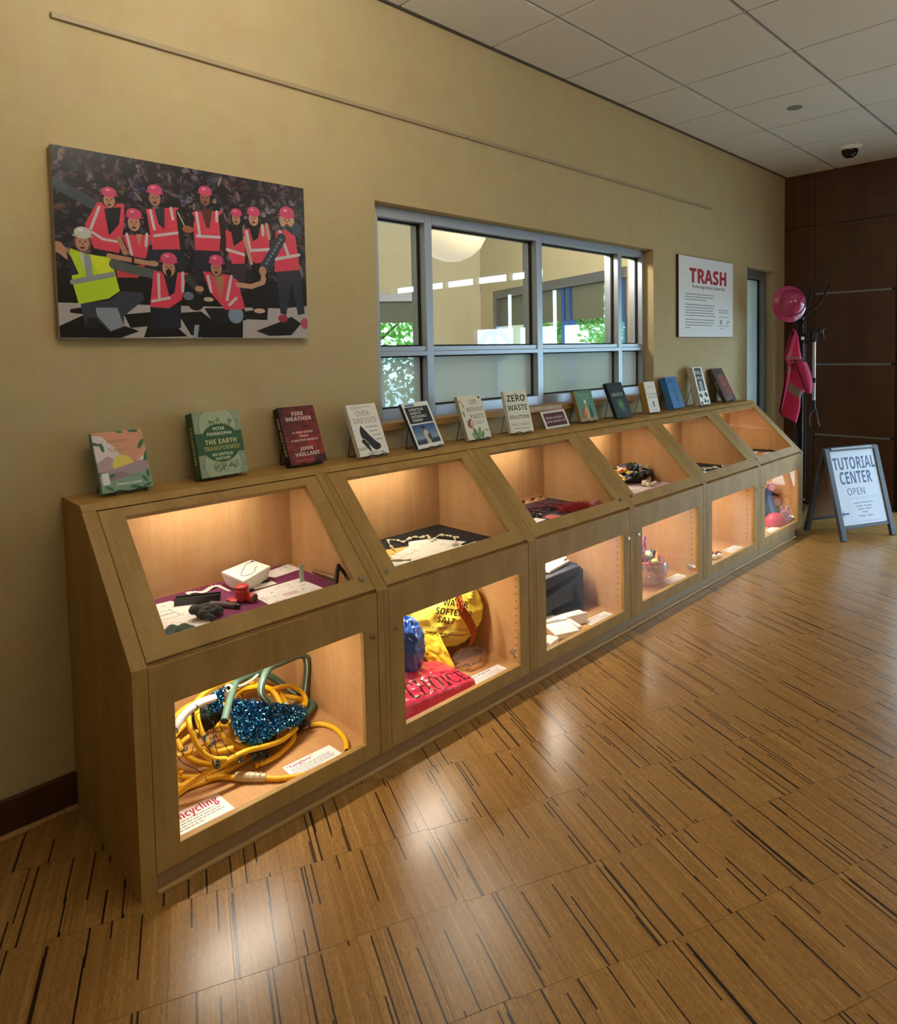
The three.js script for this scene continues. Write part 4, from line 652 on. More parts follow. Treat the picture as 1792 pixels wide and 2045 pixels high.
{ // red plastic pump body
  const red = std({ color: '#c2302b', roughness: 0.45 }), t = thing('pump_body', 'bright red plastic pump body with a dark open pipe mouth', 'pump', [0.458, SY, 0.268], 0.4);
  part('housing', [new RoundedBoxGeometry(0.046, 0.05, 0.036, 3, 0.014).translate(0, 0.025, 0), lathe([[0.001, 0.056], [0.018, 0.055], [0.022, 0.05], [0.022, 0.044], [0.001, 0.044]], 24), bx(-0.004, 0.004, 0.028, 0.05, 0.016, 0.021, 0.001)], red, t);
  part('spout', [rod([0.006, 0.014, 0.01], [0.006, 0.013, 0.045], 0.014, 0.0155, 20), new THREE.TorusGeometry(0.0145, 0.0025, 8, 24).translate(0.006, 0.013, 0.045)], red, t); part('mouth', rod([0.006, 0.013, 0.0445], [0.006, 0.013, 0.0465], 0.0125, 0.0125, 20), M.black, t);
  part('cap', lathe([[0.001, 0.0], [0.014, 0.0], [0.014, 0.008], [0.012, 0.01], [0.001, 0.01]], 20).translate(-0.034, 0.008, -0.02), red, t); }
{ const t = thing('driftwood_stick', 'grey weathered handle with a flat red cap on its end', 'stick', [0, 0, 0]); part('stick', tube([[0.362, 0.617, 0.235], [0.38, 0.6185, 0.262], [0.4, 0.6175, 0.292], [0.412, 0.617, 0.312]], 0.0095, 20, 9), std({ color: '#6b5f58', roughness: 0.9, bumpMap: bumpTex(128, 71, 400, 3, 40), bumpScale: 0.001 }), t); part('cap', lathe([[0.001, 0], [0.012, 0], [0.0125, 0.004], [0.001, 0.005]], 20).translate(0.415, 0.626, 0.292), std({ color: '#c5402f', roughness: 0.5 }), t); part('end', rod([0.412, 0.617, 0.312], [0.42, 0.617, 0.324], 0.008, 0.007), M.black, t); }
{ // crumpled dark glove
  const gm = std({ color: '#3d3a37', roughness: 0.95 }), t = thing('work_glove', 'crumpled dark grey work glove lying on the sketch', 'glove', [0.312, SY, 0.31], 0.7);
  part('palm', lump(0.036, 0.02, 0.032, 0.18, 1.7, 3, 28).translate(0, 0.02, 0), gm, t);
  for (const [a, L, q] of [[0.25, 0.046, 0], [0.6, 0.052, 1], [0.95, 0.05, 2], [1.3, 0.042, 3]]) part('finger', tube([[0.02 * Math.cos(a), 0.02, 0.02 * Math.sin(a)], [0.034 * Math.cos(a), 0.022, 0.034 * Math.sin(a)], [L * Math.cos(a), 0.008, L * Math.sin(a)]], 0.0085, 12, 8), gm, t);
  part('thumb', tube([[-0.02, 0.02, 0.01], [-0.032, 0.016, 0.026], [-0.03, 0.008, 0.042]], 0.0085, 12, 8), gm, t); part('cuff', lump(0.02, 0.014, 0.018, 0.15, 2, 7, 20).translate(-0.018, 0.03, -0.026), gm, t); }
{ const t = thing('plastic_rail', 'short black grooved plastic rail beside the sketch sheets', 'rail'), a = V3(0.292, 0, 0.12), b = V3(0.418, 0, 0.19), d = b.clone().sub(a), m = std({ color: '#22241f', roughness: 0.4 });
  const o = (g) => { g.rotateY(-Math.atan2(d.z, d.x)); g.translate(a.x, 0, a.z); return g; };
  part('base', o(bx(0, d.length(), SY + 0.0005, SY + 0.008, -0.018, 0.03, 0.001)), m, t); part('flange', o(bx(0, d.length(), SY + 0.008, SY + 0.026, 0.026, 0.03, 0.001)), m, t); part('flange', o(bx(0, d.length(), SY + 0.008, SY + 0.02, -0.018, -0.014, 0.001)), m, t); }
paper('sketch_sheet', 'sketch sheet with large pencil line drawing under the dark glove', [[0.14, 0.07], [0.29, 0.085], [0.335, 0.19], [0.34, 0.3], [0.27, 0.415], [0.13, 0.415]], sketchTex(64, 30, ['#5c5860', '#8a8088'], '#efe9e0', 512, 560, (g) => { g.strokeStyle = '#6a666e'; g.lineWidth = 4; g.strokeRect(150, 200, 170, 70); g.strokeRect(190, 150, 120, 60); g.fillStyle = '#8c4a66'; g.globalAlpha = 0.5; g.fillRect(300, 480, 130, 40); }), SY, 'drawing');
single('cloth_scrap', 'dull green cloth scrap bunched at the outer front corner', 'cloth', sheet((u, v) => { const x = 0.125 + u * 0.12, z = 0.335 + v * 0.1, e = Math.sin(Math.PI * u) * Math.sin(Math.PI * v); return [x + 0.01 * Math.sin(7 * v), SY + 0.0025 + 0.03 * e + 0.006 * e * Math.sin(16 * u + 5 * v), z]; }, 24, 20), std({ color: '#4c5c50', roughness: 0.95, side: THREE.DoubleSide }));
paper('caption_card', 'narrow white caption strip beside the glove along the front edge', [[0.30, 0.372], [0.39, 0.368], [0.388, 0.4], [0.298, 0.405]], M.paper, SY, 'card');
{ const t = thing('lace_scrap', 'white fabric scrap with stitched brown marks behind the black rail', 'fabric scrap'); part('cloth', sheet((u, v) => [0.352 + 0.106 * u, SY + 0.003 + 0.004 * Math.sin(9 * u) + 0.008 * v * (1 - v), 0.052 + 0.012 * Math.sin(3.1 * u) + 0.026 * v], 24, 6), std({ color: '#ece4dc', roughness: 0.9, side: THREE.DoubleSide }), t); for (let i = 0; i < 7; i++) part('stitch', rod([0.365 + 0.013 * i, SY + 0.013, 0.06], [0.37 + 0.013 * i, SY + 0.012, 0.078], 0.0016, 0.0016, 6), std({ color: '#7a3a2e', roughness: 0.8 }), t); }
single('paper_scrap', 'torn white paper sliver between the fabric scrap and the foam block', 'paper scrap', card([[0.463, 0.046], [0.478, 0.06], [0.476, 0.15], [0.468, 0.14]], SY, 0.001), M.paper);
// --- second case, upper shelf
board('black display board under white papers and the beaded string', [[0.862, 0.02], [1.592, 0.02], [1.596, 0.49], [0.862, 0.49]], boardMat.black);
paper('specimen_sheet', 'big white sheet printed with small leaf shapes under the beaded string', [[1.10, 0.245], [1.255, 0.2], [1.31, 0.16], [1.41, 0.30], [1.42, 0.385], [1.06, 0.44], [0.99, 0.40]], sketchTex(65, 20, ['#c9bfae', '#b9a894', '#d9a8a0'], '#efe9d8', 640, 420, (g) => { const r = rng(66); for (let i = 0; i < 16; i++) { g.globalAlpha = 0.6; g.fillStyle = ['#b3aa94', '#9d947e', '#d88a80', '#a8a48c'][i % 4]; g.beginPath(); g.ellipse(80 + 500 * r(), 60 + 320 * r(), 14 + 12 * r(), 7, r() * 0.6, 0, 6.283); g.fill(); } }), SY, 'printed sheet');
paper('white_sheet', 'blank white sheet poking out beneath the specimen sheet', [[1.30, 0.14], [1.40, 0.18], [1.469, 0.325], [1.40, 0.345], [1.25, 0.2]], M.paper, SY - 0.0005, 'paper');
paper('yellow_card', 'yellow card tucked beside the specimen sheet', [[1.145, 0.165], [1.255, 0.198], [1.142, 0.24], [1.075, 0.232]], std({ color: '#d9b95c', roughness: 0.9 }), SY + 0.001, 'card'); paper('yellow_card', 'small folded yellow scrap by the flat fish shape', [[1.077, 0.262], [1.11, 0.252], [1.095, 0.285]], std({ color: '#d0a93c', roughness: 0.9 }), SY + 0.0013, 'card');
paper('white_sheet', 'plain white card below the yellow card near the case lock', [[1.15, 0.14], [1.16, 0.2], [1.07, 0.285], [1.03, 0.26]], M.paper, SY - 0.0004, 'card');
{ const t = thing('fish_cutout', 'flat brown fish shaped cutout on the specimen sheet', 'cutout'), m = std({ color: '#6f6a4a', roughness: 0.8 }), s = new THREE.Shape(); s.moveTo(-0.036, 0); s.bezierCurveTo(-0.02, 0.017, 0.012, 0.014, 0.024, 0.002); s.lineTo(0.024, -0.003); s.bezierCurveTo(0.01, -0.014, -0.02, -0.014, -0.036, 0); const tail = new THREE.Shape([[0.022, 0], [0.05, 0.013], [0.044, 0], [0.05, -0.01]].map((q) => new THREE.Vector2(...q))); t.position.set(1.095, SY + 0.0014, 0.318); t.rotation.y = -0.75; part('body', new THREE.ExtrudeGeometry(s, { depth: 0.002, bevelEnabled: false }).rotateX(-Math.PI / 2), m, t); part('tail', new THREE.ExtrudeGeometry(tail, { depth: 0.002, bevelEnabled: false }).rotateX(-Math.PI / 2), m, t); }
paper('caption_card', 'white caption card alone on the black board near the front', [[1.415, 0.36], [1.498, 0.355], [1.496, 0.4], [1.413, 0.405]], M.paper, SY, 'card');
{ // beaded string
  const pts = [[1.163, 0.216], [1.189, 0.151], [1.227, 0.094], [1.267, 0.114], [1.258, 0.154], [1.301, 0.143], [1.352, 0.122], [1.36, 0.157], [1.387, 0.17], [1.362, 0.22], [1.431, 0.193], [1.442, 0.223], [1.47, 0.245], [1.464, 0.283], [1.441, 0.283], [1.4, 0.338], [1.379, 0.338]].map(([x, z], i) => [x, SY + 0.006 + 0.004 * (i % 3), z]);
  const t = thing('beaded_string', 'long cream beaded string looping over the white sheets', 'string of beads'), m = std({ color: '#d9cfb2', roughness: 0.6 }), c = curve(pts); part('cord', new THREE.TubeGeometry(c, 120, 0.0018, 6), m, t);
  const gs = []; for (let i = 0; i <= 44; i++) { const p = c.getPoint(i / 44), g = new THREE.SphereGeometry(0.0035 + 0.002 * ((i * 7) % 3), 8, 6); g.scale(1, 0.8, 1.3); g.translate(p.x, p.y, p.z); gs.push(g); } const bm = part('beads', gs, m, t); bm.userData.kind = 'stuff'; }
// --- third case, upper shelf
board('dark grey display board under red cords and a feather', [[1.667, 0.03], [2.398, 0.03], [2.402, 0.49], [1.667, 0.49]], boardMat.grey);
{ const t = thing('wooden_tray', 'narrow pale wooden tray strip at the back of the red cords', 'tray'), m = std({ color: '#c9966a', roughness: 0.8 }); part('base', bx(2.12, 2.36, SY, SY + 0.006, 0.02, 0.075, 0.001), m, t); part('rim', bx(2.12, 2.36, SY + 0.006, SY + 0.02, 0.02, 0.026, 0.001), m, t); const dk = std({ color: '#3a2220', roughness: 0.8 }); for (let i = 0; i < 8; i++) part('chip', lump(0.012, 0.005, 0.007, 0.3, 2, i, 10).translate(2.15 + 0.027 * i, SY + 0.011, 0.05 + 0.012 * Math.sin(i * 2.3)), i % 3 ? dk : m, t); }
{ const m = std({ color: '#571a22', roughness: 0.75 }), t = thing('tangled_cord', 'tangled dark red cord looping over the grey board', 'cord'), r = rng(81);
  for (let k = 0; k < 4; k++) { const q = []; for (let i = 0; i < 12; i++) q.push([2.12 + 0.026 * k + 0.2 * (r() - 0.35), SY + 0.006 + 0.022 * r(), 0.14 + 0.16 * r()]); part('loop', tube(q, 0.0036, 90, 6), m, t); } }
{ // red feather strip
  const t = thing('feather_strip', 'bright red feathery strip lying beside the tangled red cord', 'feather'), r = rng(83), gs = []; part('core', tube([[2.15, SY + 0.012, 0.32], [2.24, SY + 0.014, 0.335], [2.33, SY + 0.012, 0.365]], 0.005, 20, 6), std({ color: '#7a1018', roughness: 0.9 }), t);
  for (let i = 0; i < 640; i++) { const f = r(), a = r() * 6.283, L = 0.03 + 0.026 * r(), b = [2.15 + 0.18 * f, SY + 0.013, 0.32 + 0.045 * f]; gs.push(rod(b, [b[0] + L * 0.7 * (r() - 0.5), Math.max(SY + 0.002, b[1] + L * Math.sin(a) * 0.7), b[2] + L * Math.cos(a)], 0.0018, 0.0005, 4)); } const f = part('fluff', gs, std({ color: '#b01c22', roughness: 0.95 }), t); f.userData.kind = 'stuff'; }
single('pink_bottle', 'small translucent pink bottle resting at the end of the feather strip', 'bottle', lathe([[0.001, 0], [0.016, 0], [0.018, 0.006], [0.018, 0.075], [0.013, 0.088], [0.009, 0.09], [0.009, 0.1], [0.001, 0.1]], 24).rotateZ(-Math.PI / 2).rotateY(0.25), phys({ color: '#d88a9a', roughness: 0.4, transmission: 0.4, thickness: 0 }), [2.315, SY + 0.0185, 0.40]);
paper('caption_card', 'white caption card by the beads on the grey board', [[1.944, 0.29], [1.992, 0.295], [2.0, 0.35], [1.897, 0.355]], M.paper, SY, 'card');
single('pink_patch', 'salmon pink cloth patch below the tangled red cord', 'cloth', sheet((u, v) => [2.013 + 0.088 * u, SY + 0.002 + 0.008 * Math.sin(Math.PI * u) * Math.sin(Math.PI * v), 0.31 + 0.07 * v + 0.008 * Math.sin(8 * u)], 16, 12), std({ color: '#c9696a', roughness: 0.9, side: THREE.DoubleSide }));
single('black_cable', 'thick black cable curl at the outer side of the grey board', 'cable', tube([[2.083, SY + 0.008, 0.13], [2.085, SY + 0.01, 0.186], [2.04, SY + 0.01, 0.24], [1.985, SY + 0.008, 0.27], [1.96, SY + 0.008, 0.24], [2.0, SY + 0.01, 0.19]], 0.0065, 40, 8), M.black);
{ const t = thing('bead_pendant', 'black bead with a white centre on a thin red thread', 'bead', [2.012, SY, 0.3]); part('bead', new THREE.SphereGeometry(0.011, 20, 14).translate(0, 0.011, 0), M.black, t); part('spot', new THREE.SphereGeometry(0.005, 12, 8).translate(-0.003, 0.017, 0.005), M.white, t); part('thread', tube([[0, 0.02, 0], [0.03, 0.01, -0.06], [0.08, 0.008, -0.1]], 0.0013, 20, 5), std({ color: '#571a22', roughness: 0.8 }), t); }
// --- fourth case, upper shelf: a heap of plastic scraps
{ const r = rng(91), cols = ['#c9a23a', '#e2c65a', '#b5452f', '#2d4f8c', '#1c1c20', '#2a2a2e', '#23402e', '#d8d4c8', '#8a8378', '#6b2226', '#33353a', '#a89a80', '#4b4640', '#e8e4da', '#3a4a5c'];
  const kinds = ['bottle_cap', 'plastic_shard', 'plastic_tube', 'plastic_block'], mats = cols.map((c) => std({ color: c, roughness: 0.5 })), names = ['ochre', 'yellow', 'orange red', 'blue', 'black', 'charcoal', 'dark green', 'cream', 'taupe', 'dark red', 'slate', 'sand', 'umber', 'white', 'steel blue'];
  const shapes = [() => lathe([[0.001, 0.012], [0.015, 0.012], [0.017, 0.009], [0.017, 0], [0.014, 0], [0.014, 0.009], [0.001, 0.009]], 16), () => lump(0.022, 0.007, 0.014, 0.25, 1.8, r() * 50, 12), () => rod([-0.026, 0, 0], [0.026, 0, 0], 0.006, 0.0075, 10), () => new RoundedBoxGeometry(0.04, 0.009, 0.028, 2, 0.004)];
  for (let i = 0; i < 110; i++) {
    const a = r() * 6.283, k = Math.sqrt(r()), x = 3.075 + 0.15 * k * Math.cos(a), z = 0.175 + 0.115 * k * Math.sin(a), h = 0.078 * Math.sqrt(1 - k * k) + 0.014 * r(), c = x < 3.0 && z < 0.2 ? [0, 1, 7, 2, 13][i % 5] : [4, 5, 6, 8, 9, 10, 3, 12, 11, 7, 4, 14][i % 12], sh = Math.floor(r() * 4);
    const m = single(kinds[sh], `${names[c]} plastic ${['cap', 'shard', 'tube piece', 'block'][sh]} ${h > 0.055 ? 'high up' : h > 0.025 ? 'midway up' : 'low down'} ${z < 0.14 ? 'behind' : z > 0.21 ? 'before' : 'beside'} the ${x < 3.075 ? 'outer' : 'inner'} half of the scrap heap`, 'plastic scrap', shapes[sh](), mats[c], [x, SY + 0.014 + h, z], r() * 6.28, 'plastic scraps heaped in the fourth case'); m.rotation.set((r() - 0.5) * 1.3, m.rotation.y, (r() - 0.5) * 1.3);
  }
  single('scrap_mound', 'dark netted mass at the heart of the plastic scrap heap', 'plastic mass', lump(0.12, 0.04, 0.09, 0.1, 2.2, 5, 36).translate(0, 0.048, 0), std({ color: '#26272b', roughness: 0.8 }), [3.085, SY - 0.004, 0.175]);
  single('cloth_sheet', 'pink and white striped cloth under the plastic scraps', 'cloth', sheet((u, v) => [2.54 + 0.66 * u, SY - 0.002 + 0.004 * Math.abs(Math.sin(7 * v + 3 * u)), 0.04 + 0.44 * v], 30, 24), std({ map: canvasTex(256, 256, (g, w, h) => { g.fillStyle = '#dccdc6'; g.fillRect(0, 0, w, h); fuzz(g, w, h, 160, ['#b88aa0', '#8a6a80', '#f0e8e2', '#c99ab0'], 0.5, 120, 10, 93); }), roughness: 0.95, side: THREE.DoubleSide }));
  const fm = std({ color: '#ddd2ba', roughness: 0.7 }); [[3.131, 0.25, 0.02], [3.07, 0.28, 0.016], [3.024, 0.29, 0.018], [3.013, 0.32, 0.013], [3.04, 0.335, 0.013], [3.085, 0.325, 0.012]].forEach(([x, z, q], i) => single('cork_float', ['tall cream float nearest the scrap heap', 'cream float beside the tall float', 'larger cream float among the small floats', 'small cream float at the outer end of the floats', 'small cream float at the front of the floats', 'smallest cream float at the inner end of the floats'][i], 'float', lathe([[0.001, 0], [q * 0.85, 0.001], [q, q * 0.4], [q, q * 1.3], [q * 0.7, q * 1.75], [0.001, q * 1.8]], 20), fm, [x, SY + 0.003, z])); }
// --- fifth and sixth cases, upper shelf
board('black display board with white bone like pieces in the fifth case', [[3.28, 0.03], [4.0, 0.03], [4.01, 0.49], [3.28, 0.49]], boardMat.black);
{ const m = std({ color: '#e6e0d2', roughness: 0.6 }); [[3.80, 0.245, 0.9, 0.05], [3.72, 0.33, 0.3, 0.05], [3.79, 0.315, 1.9, 0.055], [3.83, 0.335, 2.4, 0.05], [3.87, 0.345, 0.9, 0.06], [3.935, 0.36, 0.6, 0.035], [3.985, 0.36, 0.1, 0.05], [3.64, 0.36, 1.2, 0.05]].forEach(([x, z, a, L], i) => single('plastic_fork', ['white plastic cutlery piece lying farthest back on the black board', 'short white cutlery piece nearest the front of the black board', 'crossed white cutlery piece in the middle of the black board', 'curved white cutlery piece crossing its neighbour', 'long white cutlery piece set at a slant', 'stubby white cutlery piece by the inner end', 'white cutlery piece at the inner end of the black board', 'white cutlery piece at the outer end of the black board'][i], 'cutlery', [rod([-L / 2, 0, 0], [L * 0.2, 0, 0], 0.0035, 0.0045, 8), lump(L * 0.22, 0.003, 0.009, 0.1, 1, i, 14).translate(L * 0.38, 0.001, 0), ...[-1, 0, 1].map((q) => rod([L * 0.45, 0, q * 0.004], [L * 0.75, 0, q * 0.0055], 0.0014, 0.001, 5))], m, [x, SY + 0.005, z], a)); }
{ const m = std({ color: '#e9e4da', roughness: 0.8 }); paper('paper_strip', 'wider white paper strip in the farthest case', [[4.60, 0.26], [4.80, 0.215], [4.80, 0.26], [4.66, 0.30]], m, UPY + 0.004, 'paper'); paper('paper_strip', 'narrow white paper strip in front of the wider one', [[4.66, 0.33], [4.82, 0.325], [4.815, 0.36], [4.66, 0.365]], m, UPY + 0.004, 'paper');
  single('dark_twig', 'dark knotted twig lying along the side of the farthest case', 'twig', [tube([[4.67, UPY + 0.01, 0.16], [4.74, UPY + 0.014, 0.22], [4.79, UPY + 0.012, 0.29], [4.805, UPY + 0.01, 0.38]], 0.008, 30, 7), ...[0, 1, 2, 3].map((i) => rod([4.72 + 0.025 * i, UPY + 0.012, 0.2 + 0.045 * i], [4.70 + 0.03 * i, UPY + 0.03, 0.215 + 0.045 * i], 0.004, 0.002, 6))], std({ color: '#2a211e', roughness: 0.9 }));
  const t = thing('dry_sprig', 'thin dry sprig standing at the inner back of the farthest case', 'sprig'), tm = std({ color: '#9a6a48', roughness: 0.9 }); for (const q of [[[4.66, UPY, 0.05], [4.70, 0.70, 0.06], [4.76, 0.79, 0.05]], [[4.66, UPY, 0.05], [4.68, 0.68, 0.09], [4.72, 0.74, 0.12]], [[4.66, UPY, 0.05], [4.69, 0.66, 0.07], [4.74, 0.715, 0.08]], [[4.66, UPY, 0.05], [4.71, 0.74, 0.07], [4.775, 0.835, 0.10]]]) part('stem', tube(q, 0.0016, 12, 5), tm, t); }

// --- first case, lower: cords, hose, tinsel
{ const ym = std({ color: '#e8b41c', roughness: 0.5 }), t = thing('extension_cord', 'thick yellow extension cord coiled through the lower compartment', 'cord'), R = 0.0088;
  const runs = [[0.254, 0.308, 0.275, 0.249, 0.268, 0.315, 0.259, 0.219, 0.345, 0.288, 0.183, 0.365, 0.33, 0.165, 0.375], [0.297, 0.298, 0.245, 0.29, 0.258, 0.275, 0.294, 0.217, 0.315, 0.313, 0.181, 0.335, 0.368, 0.172, 0.345], [0.44, 0.235, 0.19, 0.472, 0.257, 0.175, 0.524, 0.246, 0.155, 0.581, 0.23, 0.155, 0.614, 0.204, 0.175, 0.61, 0.172, 0.235], [0.50, 0.225, 0.15, 0.534, 0.228, 0.135, 0.597, 0.218, 0.15, 0.658, 0.169, 0.135, 0.648, 0.145, 0.215], [0.60, 0.20, 0.16, 0.628, 0.203, 0.15, 0.705, 0.174, 0.12, 0.757, 0.135, 0.12, 0.761, 0.105, 0.15, 0.70, 0.10, 0.21], [0.667, 0.157, 0.135, 0.715, 0.136, 0.15, 0.756, 0.103, 0.135, 0.714, 0.097, 0.195], [0.618, 0.124, 0.315, 0.548, 0.125, 0.345, 0.474, 0.142, 0.365, 0.406, 0.161, 0.375, 0.348, 0.16, 0.375, 0.285, 0.15, 0.37, 0.233, 0.13, 0.36, 0.168, 0.1, 0.34], [0.632, 0.087, 0.275, 0.603, 0.087, 0.315, 0.55, 0.087, 0.345, 0.501, 0.087, 0.36, 0.427, 0.096, 0.37], [0.366, 0.2, 0.255, 0.37, 0.18, 0.295, 0.396, 0.163, 0.335, 0.44, 0.145, 0.355], [0.424, 0.185, 0.215, 0.4, 0.152, 0.275], [0.18, 0.17, 0.25, 0.26, 0.166, 0.255, 0.314, 0.166, 0.275, 0.361, 0.158, 0.295, 0.403, 0.138, 0.335]];
  for (const q of runs) part('cord', tube(triples(q), R, 50, 9), ym, t);
  for (const [x, y, z, rx, rz, lean, a0] of [[0.36, 0.10, 0.22, 0.17, 0.09, 0.35, 0.3], [0.40, 0.125, 0.2, 0.2, 0.10, 0.5, 1.2], [0.35, 0.15, 0.19, 0.15, 0.10, 0.6, 2.4], [0.45, 0.16, 0.18, 0.19, 0.09, 0.8, 4.0], [0.32, 0.12, 0.2, 0.19, 0.11, 0.3, 5.2]]) { // full turns of the coil, the back ones higher
    const q = []; for (let i = 0; i < 14; i++) { const w = a0 + i * 0.43; q.push([x + rx * Math.cos(w), Math.max(LOY + 0.009, y + 0.12 * lean * -Math.sin(w) + 0.01 * Math.sin(3 * w)), Math.max(0.035, z + rz * Math.sin(w))]); }
    part('cord', tube(q, R, 70, 9), ym, t);
  }
  part('cord', tube([[0.61, 0.1, 0.27], [0.68, 0.088, 0.27], [0.732, 0.084, 0.295], [0.751, 0.0835, 0.358], [0.735, 0.0835, 0.44], [0.70, 0.0835, 0.5]], R, 50, 9), ym, t);
  part('cord', tube([[0.1, 0.1, 0.30], [0.17, 0.089, 0.315], [0.25, 0.086, 0.30], [0.32, 0.086, 0.32], [0.363, 0.088, 0.368]], R, 40, 9), ym, t); part('cord', tube([[0.08, 0.085, 0.33], [0.15, 0.084, 0.31], [0.24, 0.086, 0.28], [0.33, 0.098, 0.3], [0.40, 0.1, 0.30]], R, 40, 9), ym, t); part('cord', tube([[0.428, 0.088, 0.438], [0.455, 0.085, 0.465], [0.50, 0.0835, 0.495], [0.53, 0.0835, 0.51]], R, 30, 9), ym, t);
  part('connector', [rod([0.363, 0.091, 0.368], [0.383, 0.091, 0.39], 0.013, 0.016, 18), rod([0.383, 0.091, 0.39], [0.43, 0.089, 0.44], 0.0155, 0.012, 18), ...[0.25, 0.5, 0.75].map((f) => new THREE.TorusGeometry(0.0145, 0.0015, 6, 20).rotateY(0.72 - Math.PI / 2 + Math.PI / 2).translate(0.383 + 0.047 * f, 0.09, 0.39 + 0.05 * f))], phys({ color: '#d9c9a0', roughness: 0.3, transmission: 0.3, thickness: 0 }), t); }
{ const gm = std({ color: '#4d6a5a', roughness: 0.6 }), wm = std({ color: '#d8dcc8', roughness: 0.6 }), t = thing('garden_hose', 'dull green garden hose with a pale stripe arching above the yellow cord', 'hose'), R = 0.0125;
  const H1 = [0.54, 0.227, 0.275, 0.51, 0.278, 0.275, 0.534, 0.318, 0.255, 0.582, 0.322, 0.215, 0.644, 0.309, 0.185, 0.70, 0.296, 0.155, 0.745, 0.287, 0.14, 0.774, 0.268, 0.132, 0.783, 0.225, 0.128, 0.781, 0.165, 0.12, 0.766, 0.09, 0.12], H2 = [0.46, 0.264, 0.15, 0.509, 0.269, 0.12, 0.586, 0.254, 0.09, 0.659, 0.211, 0.07, 0.73, 0.14, 0.06, 0.775, 0.095, 0.08, 0.782, 0.088, 0.13, 0.775, 0.088, 0.175, 0.701, 0.104, 0.235, 0.64, 0.11, 0.25], H3 = [0.46, 0.3, 0.19, 0.437, 0.292, 0.215, 0.391, 0.28, 0.275, 0.35, 0.262, 0.33];
  for (const q of [H1, H2, H3]) part('hose', tube(triples(q), R, 70, 10), gm, t);
  for (const q of [H1, H2]) part('stripe', tube(triples(q).map(([x, y, z]) => [x - 0.006, y + 0.003, z + 0.0105]), 0.0024, 70, 6), wm, t);
  part('hose', tube(triples([0.425, 0.304, 0.215, 0.489, 0.275, 0.175, 0.544, 0.262, 0.14, 0.58, 0.262, 0.12]), 0.005, 30, 8), wm, t);
  part('cut_end', [new THREE.TorusGeometry(0.0105, 0.0045, 8, 24).rotateY(-0.75).translate(0.421, 0.306, 0.218)], wm, t); part('bore', rod([0.4205, 0.306, 0.2175], [0.4195, 0.306, 0.2185], 0.0075, 0.0075, 14), M.black, t); part('bore', rod([0.351, 0.2625, 0.329], [0.3485, 0.2615, 0.332], 0.0095, 0.0095, 14), M.black, t); }
{ const t = thing('white_pipe', 'white plastic pipe length at the outer side of the tangle', 'pipe'), q = triples([0.12, 0.29, 0.39, 0.172, 0.324, 0.375, 0.208, 0.343, 0.355, 0.262, 0.353, 0.335, 0.334, 0.332, 0.295]); part('pipe', tube(q, 0.0125, 40, 12), std({ color: '#e3dbd4', roughness: 0.4 }), t); part('tie', [0.172, 0.25].map((x, i) => new THREE.TorusGeometry(0.0132, 0.0016, 6, 20).rotateY(-0.9).rotateZ(0.4).translate(x, i ? 0.351 : 0.324, i ? 0.34 : 0.375)), M.black, t); }
